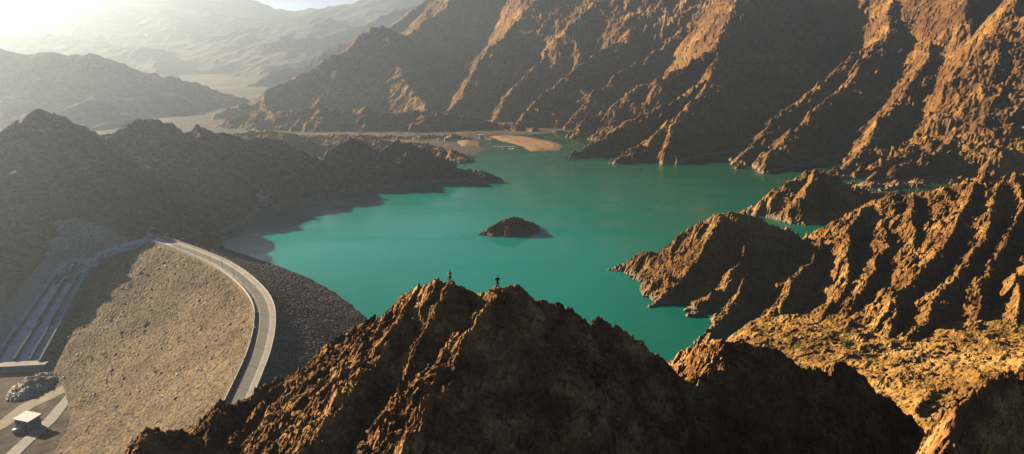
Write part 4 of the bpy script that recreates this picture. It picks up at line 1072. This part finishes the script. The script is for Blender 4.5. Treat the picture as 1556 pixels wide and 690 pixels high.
def person(loc, rz, label, arms, top, legs, stance=0.11, lean=0.0, knee=0.0):
    """facing +y in its own space; 1.76 m tall"""
    t = empty('person', loc, label, 'person', rz=rz)
    V = []; E = []; R_ = []
    def v(p, r): V.append(p); R_.append(r); return len(V) - 1
    pel = v((0, 0, .95), (.15, .11)); wa = v((0, lean * .3, 1.12), (.13, .095)); ch = v((0, lean * .7, 1.33), (.165, .11)); nb = v((0, lean, 1.47), (.07, .06)); hd0 = v((0, lean + .01, 1.56), (.06, .065)); hd = v((0, lean + .02, 1.66), (.078, .095)); hd2 = v((0, lean + .015, 1.74), (.05, .06))
    E += [(pel, wa), (wa, ch), (ch, nb), (nb, hd0), (hd0, hd), (hd, hd2)]
    arm_paths = []
    for s in (-1, 1):
        hip = v((s * .10, 0, .86), .085); kn = v((s * stance, knee, .48), .058); an = v((s * stance, 0, .09), .04); toe = v((s * (stance + .02), .15, .045), .038)
        E += [(pel, hip), (hip, kn), (kn, an), (an, toe)]
        el, wr, hn = arms[0 if s < 0 else 1]
        sh = v((s * .19, lean, 1.41), .055); e = v(el, .043); w = v(wr, .032); h = v(hn, (.036, .02))
        E += [(ch, sh), (sh, e), (e, w), (w, h)]
        hv = Vector(hn); d = (hv - Vector(wr)).normalized(); side = d.cross(Vector((0, 0, 1)))
        if side.length < .1: side = Vector((1, 0, 0))
        side.normalize()
        for k, (off, ln) in enumerate(((-.03, .07), (-.01, .085), (.01, .08), (.03, .065))):
            b0 = v(tuple(hv + side * off + d * .02), .009); b1 = v(tuple(hv + side * off + d * ln + Vector((0, 0, -.012))), .008); E += [(h, b0), (b0, b1)]
        b0 = v(tuple(hv + side * .045 - d * .015), .010); E += [(h, b0)]
        arm_paths.append(((s * .19, lean, 1.41), el, wr))
    skin_mesh('body', V, E, R_, M['skin'], t)
    # face: nose, ears and eyes as small bumps on the head, one mesh of its own
    bm = bmesh.new()
    for x in (-.03, .03):
        o = bmesh.ops.create_icosphere(bm, subdivisions=1, radius=.011)
        for q in o['verts']: q.co += Vector((x, lean + .108, 1.665))
    link_mesh('eyes', bm, M['dark'], t)
    # hair cap
    bm = bmesh.new(); o = bmesh.ops.create_uvsphere(bm, u_segments=16, v_segments=12, radius=1.0)
    for q in list(bm.verts):
        if q.co.z < -0.35 or (q.co.y > .45 and q.co.z < .35): bm.verts.remove(q)
        else: q.co = Vector((q.co.x * .098, q.co.y * .112 + lean + .01, q.co.z * .11 + 1.695))
    link_mesh('hair', bm, M['hair'], t, True)
    # jacket or shirt with sleeves, trousers, shoes
    V2 = [(0, 0, .88), (0, lean * .3, 1.1), (0, lean * .7, 1.33), (0, lean, 1.46)]; E2 = [(0, 1), (1, 2), (2, 3)]; R2 = [(.175, .13), (.155, .12), (.19, .135), (.085, .075)]
    for (a, b, c) in arm_paths:
        n = len(V2); c2 = tuple(Vector(b).lerp(Vector(c), .85)); V2 += [a, b, c2]; E2 += [(2, n), (n, n + 1), (n + 1, n + 2)]; R2 += [.075, .062, .05]
    skin_mesh('jacket', V2, E2, R2, top, t)
    V3 = [(0, 0, .94)]; E3 = []; R3 = [(.165, .125)]
    for s in (-1, 1):
        n = len(V3); V3 += [(s * .10, 0, .84), (s * stance, knee, .48), (s * stance, 0, .1)]; E3 += [(0, n), (n, n + 1), (n + 1, n + 2)]; R3 += [.105, .078, .065]
    skin_mesh('trousers', V3, E3, R3, legs, t)
    for s in (-1, 1):
        bm = bmesh.new(); add_box(bm, (s * (stance + .01), .05, .04), (.11, .30, .10), taper=.8); bmesh.ops.bevel(bm, geom=bm.edges[:], offset=.02, segments=2, affect='EDGES'); link_mesh('shoe', bm, M['shoe'], t)
    return t
x, y, z = STANDS[1]; z = sample(FGF, x, y)
person((x, y, z - .02), rad(8), 'person in dark clothes standing on the sunlit spur with elbows out', (((-.30, .06, 1.16), (-.12, .26, 1.18), (-.06, .33, 1.2)), ((.30, .06, 1.16), (.12, .26, 1.18), (.06, .33, 1.2))), M['shirt_black'], M['trousers_black'], .10)
x, y, z = STANDS[0]; z = sample(FGF, x, y)
person((x, y, z - .02), rad(35), 'person in a bright yellow jacket and dark trousers on the rocky crest', (((-.27, -.02, 1.15), (-.26, .12, .93), (-.25, .17, .86)), ((.27, .0, 1.15), (.22, .2, 1.0), (.18, .28, .98))), M['jacket_yellow'], M['trousers_dark'], .13, .05, .05)

# --- haze filling the valley air
bm = bmesh.new(); zlo, zhi = TOE_Z - 4.0, max(max(c[2] for c in o.bound_box) for o in scene.objects if o.type == 'MESH' and o.get('kind') == 'structure') + 4.0
print('TOP', zhi)
add_box(bm, (0, 4000, (zlo + zhi) / 2), (15200, 9990, zhi - zlo))
hz = link_mesh('haze', bm, [bpy.data.materials.new('haze_air')]); hz['kind'] = 'stuff'
hm = hz.data.materials[0]; hm.use_nodes = True; nt = hm.node_tree; nt.nodes.clear()
pv = nt.nodes.new('ShaderNodeVolumePrincipled'); ot = nt.nodes.new('ShaderNodeOutputMaterial'); nt.links.new(pv.outputs[0], ot.inputs['Volume'])
pv.inputs['Color'].default_value = (0.74, 0.88, 1.0, 1); pv.inputs['Density'].default_value = HAZE_D; pv.inputs['Anisotropy'].default_value = HAZE_G
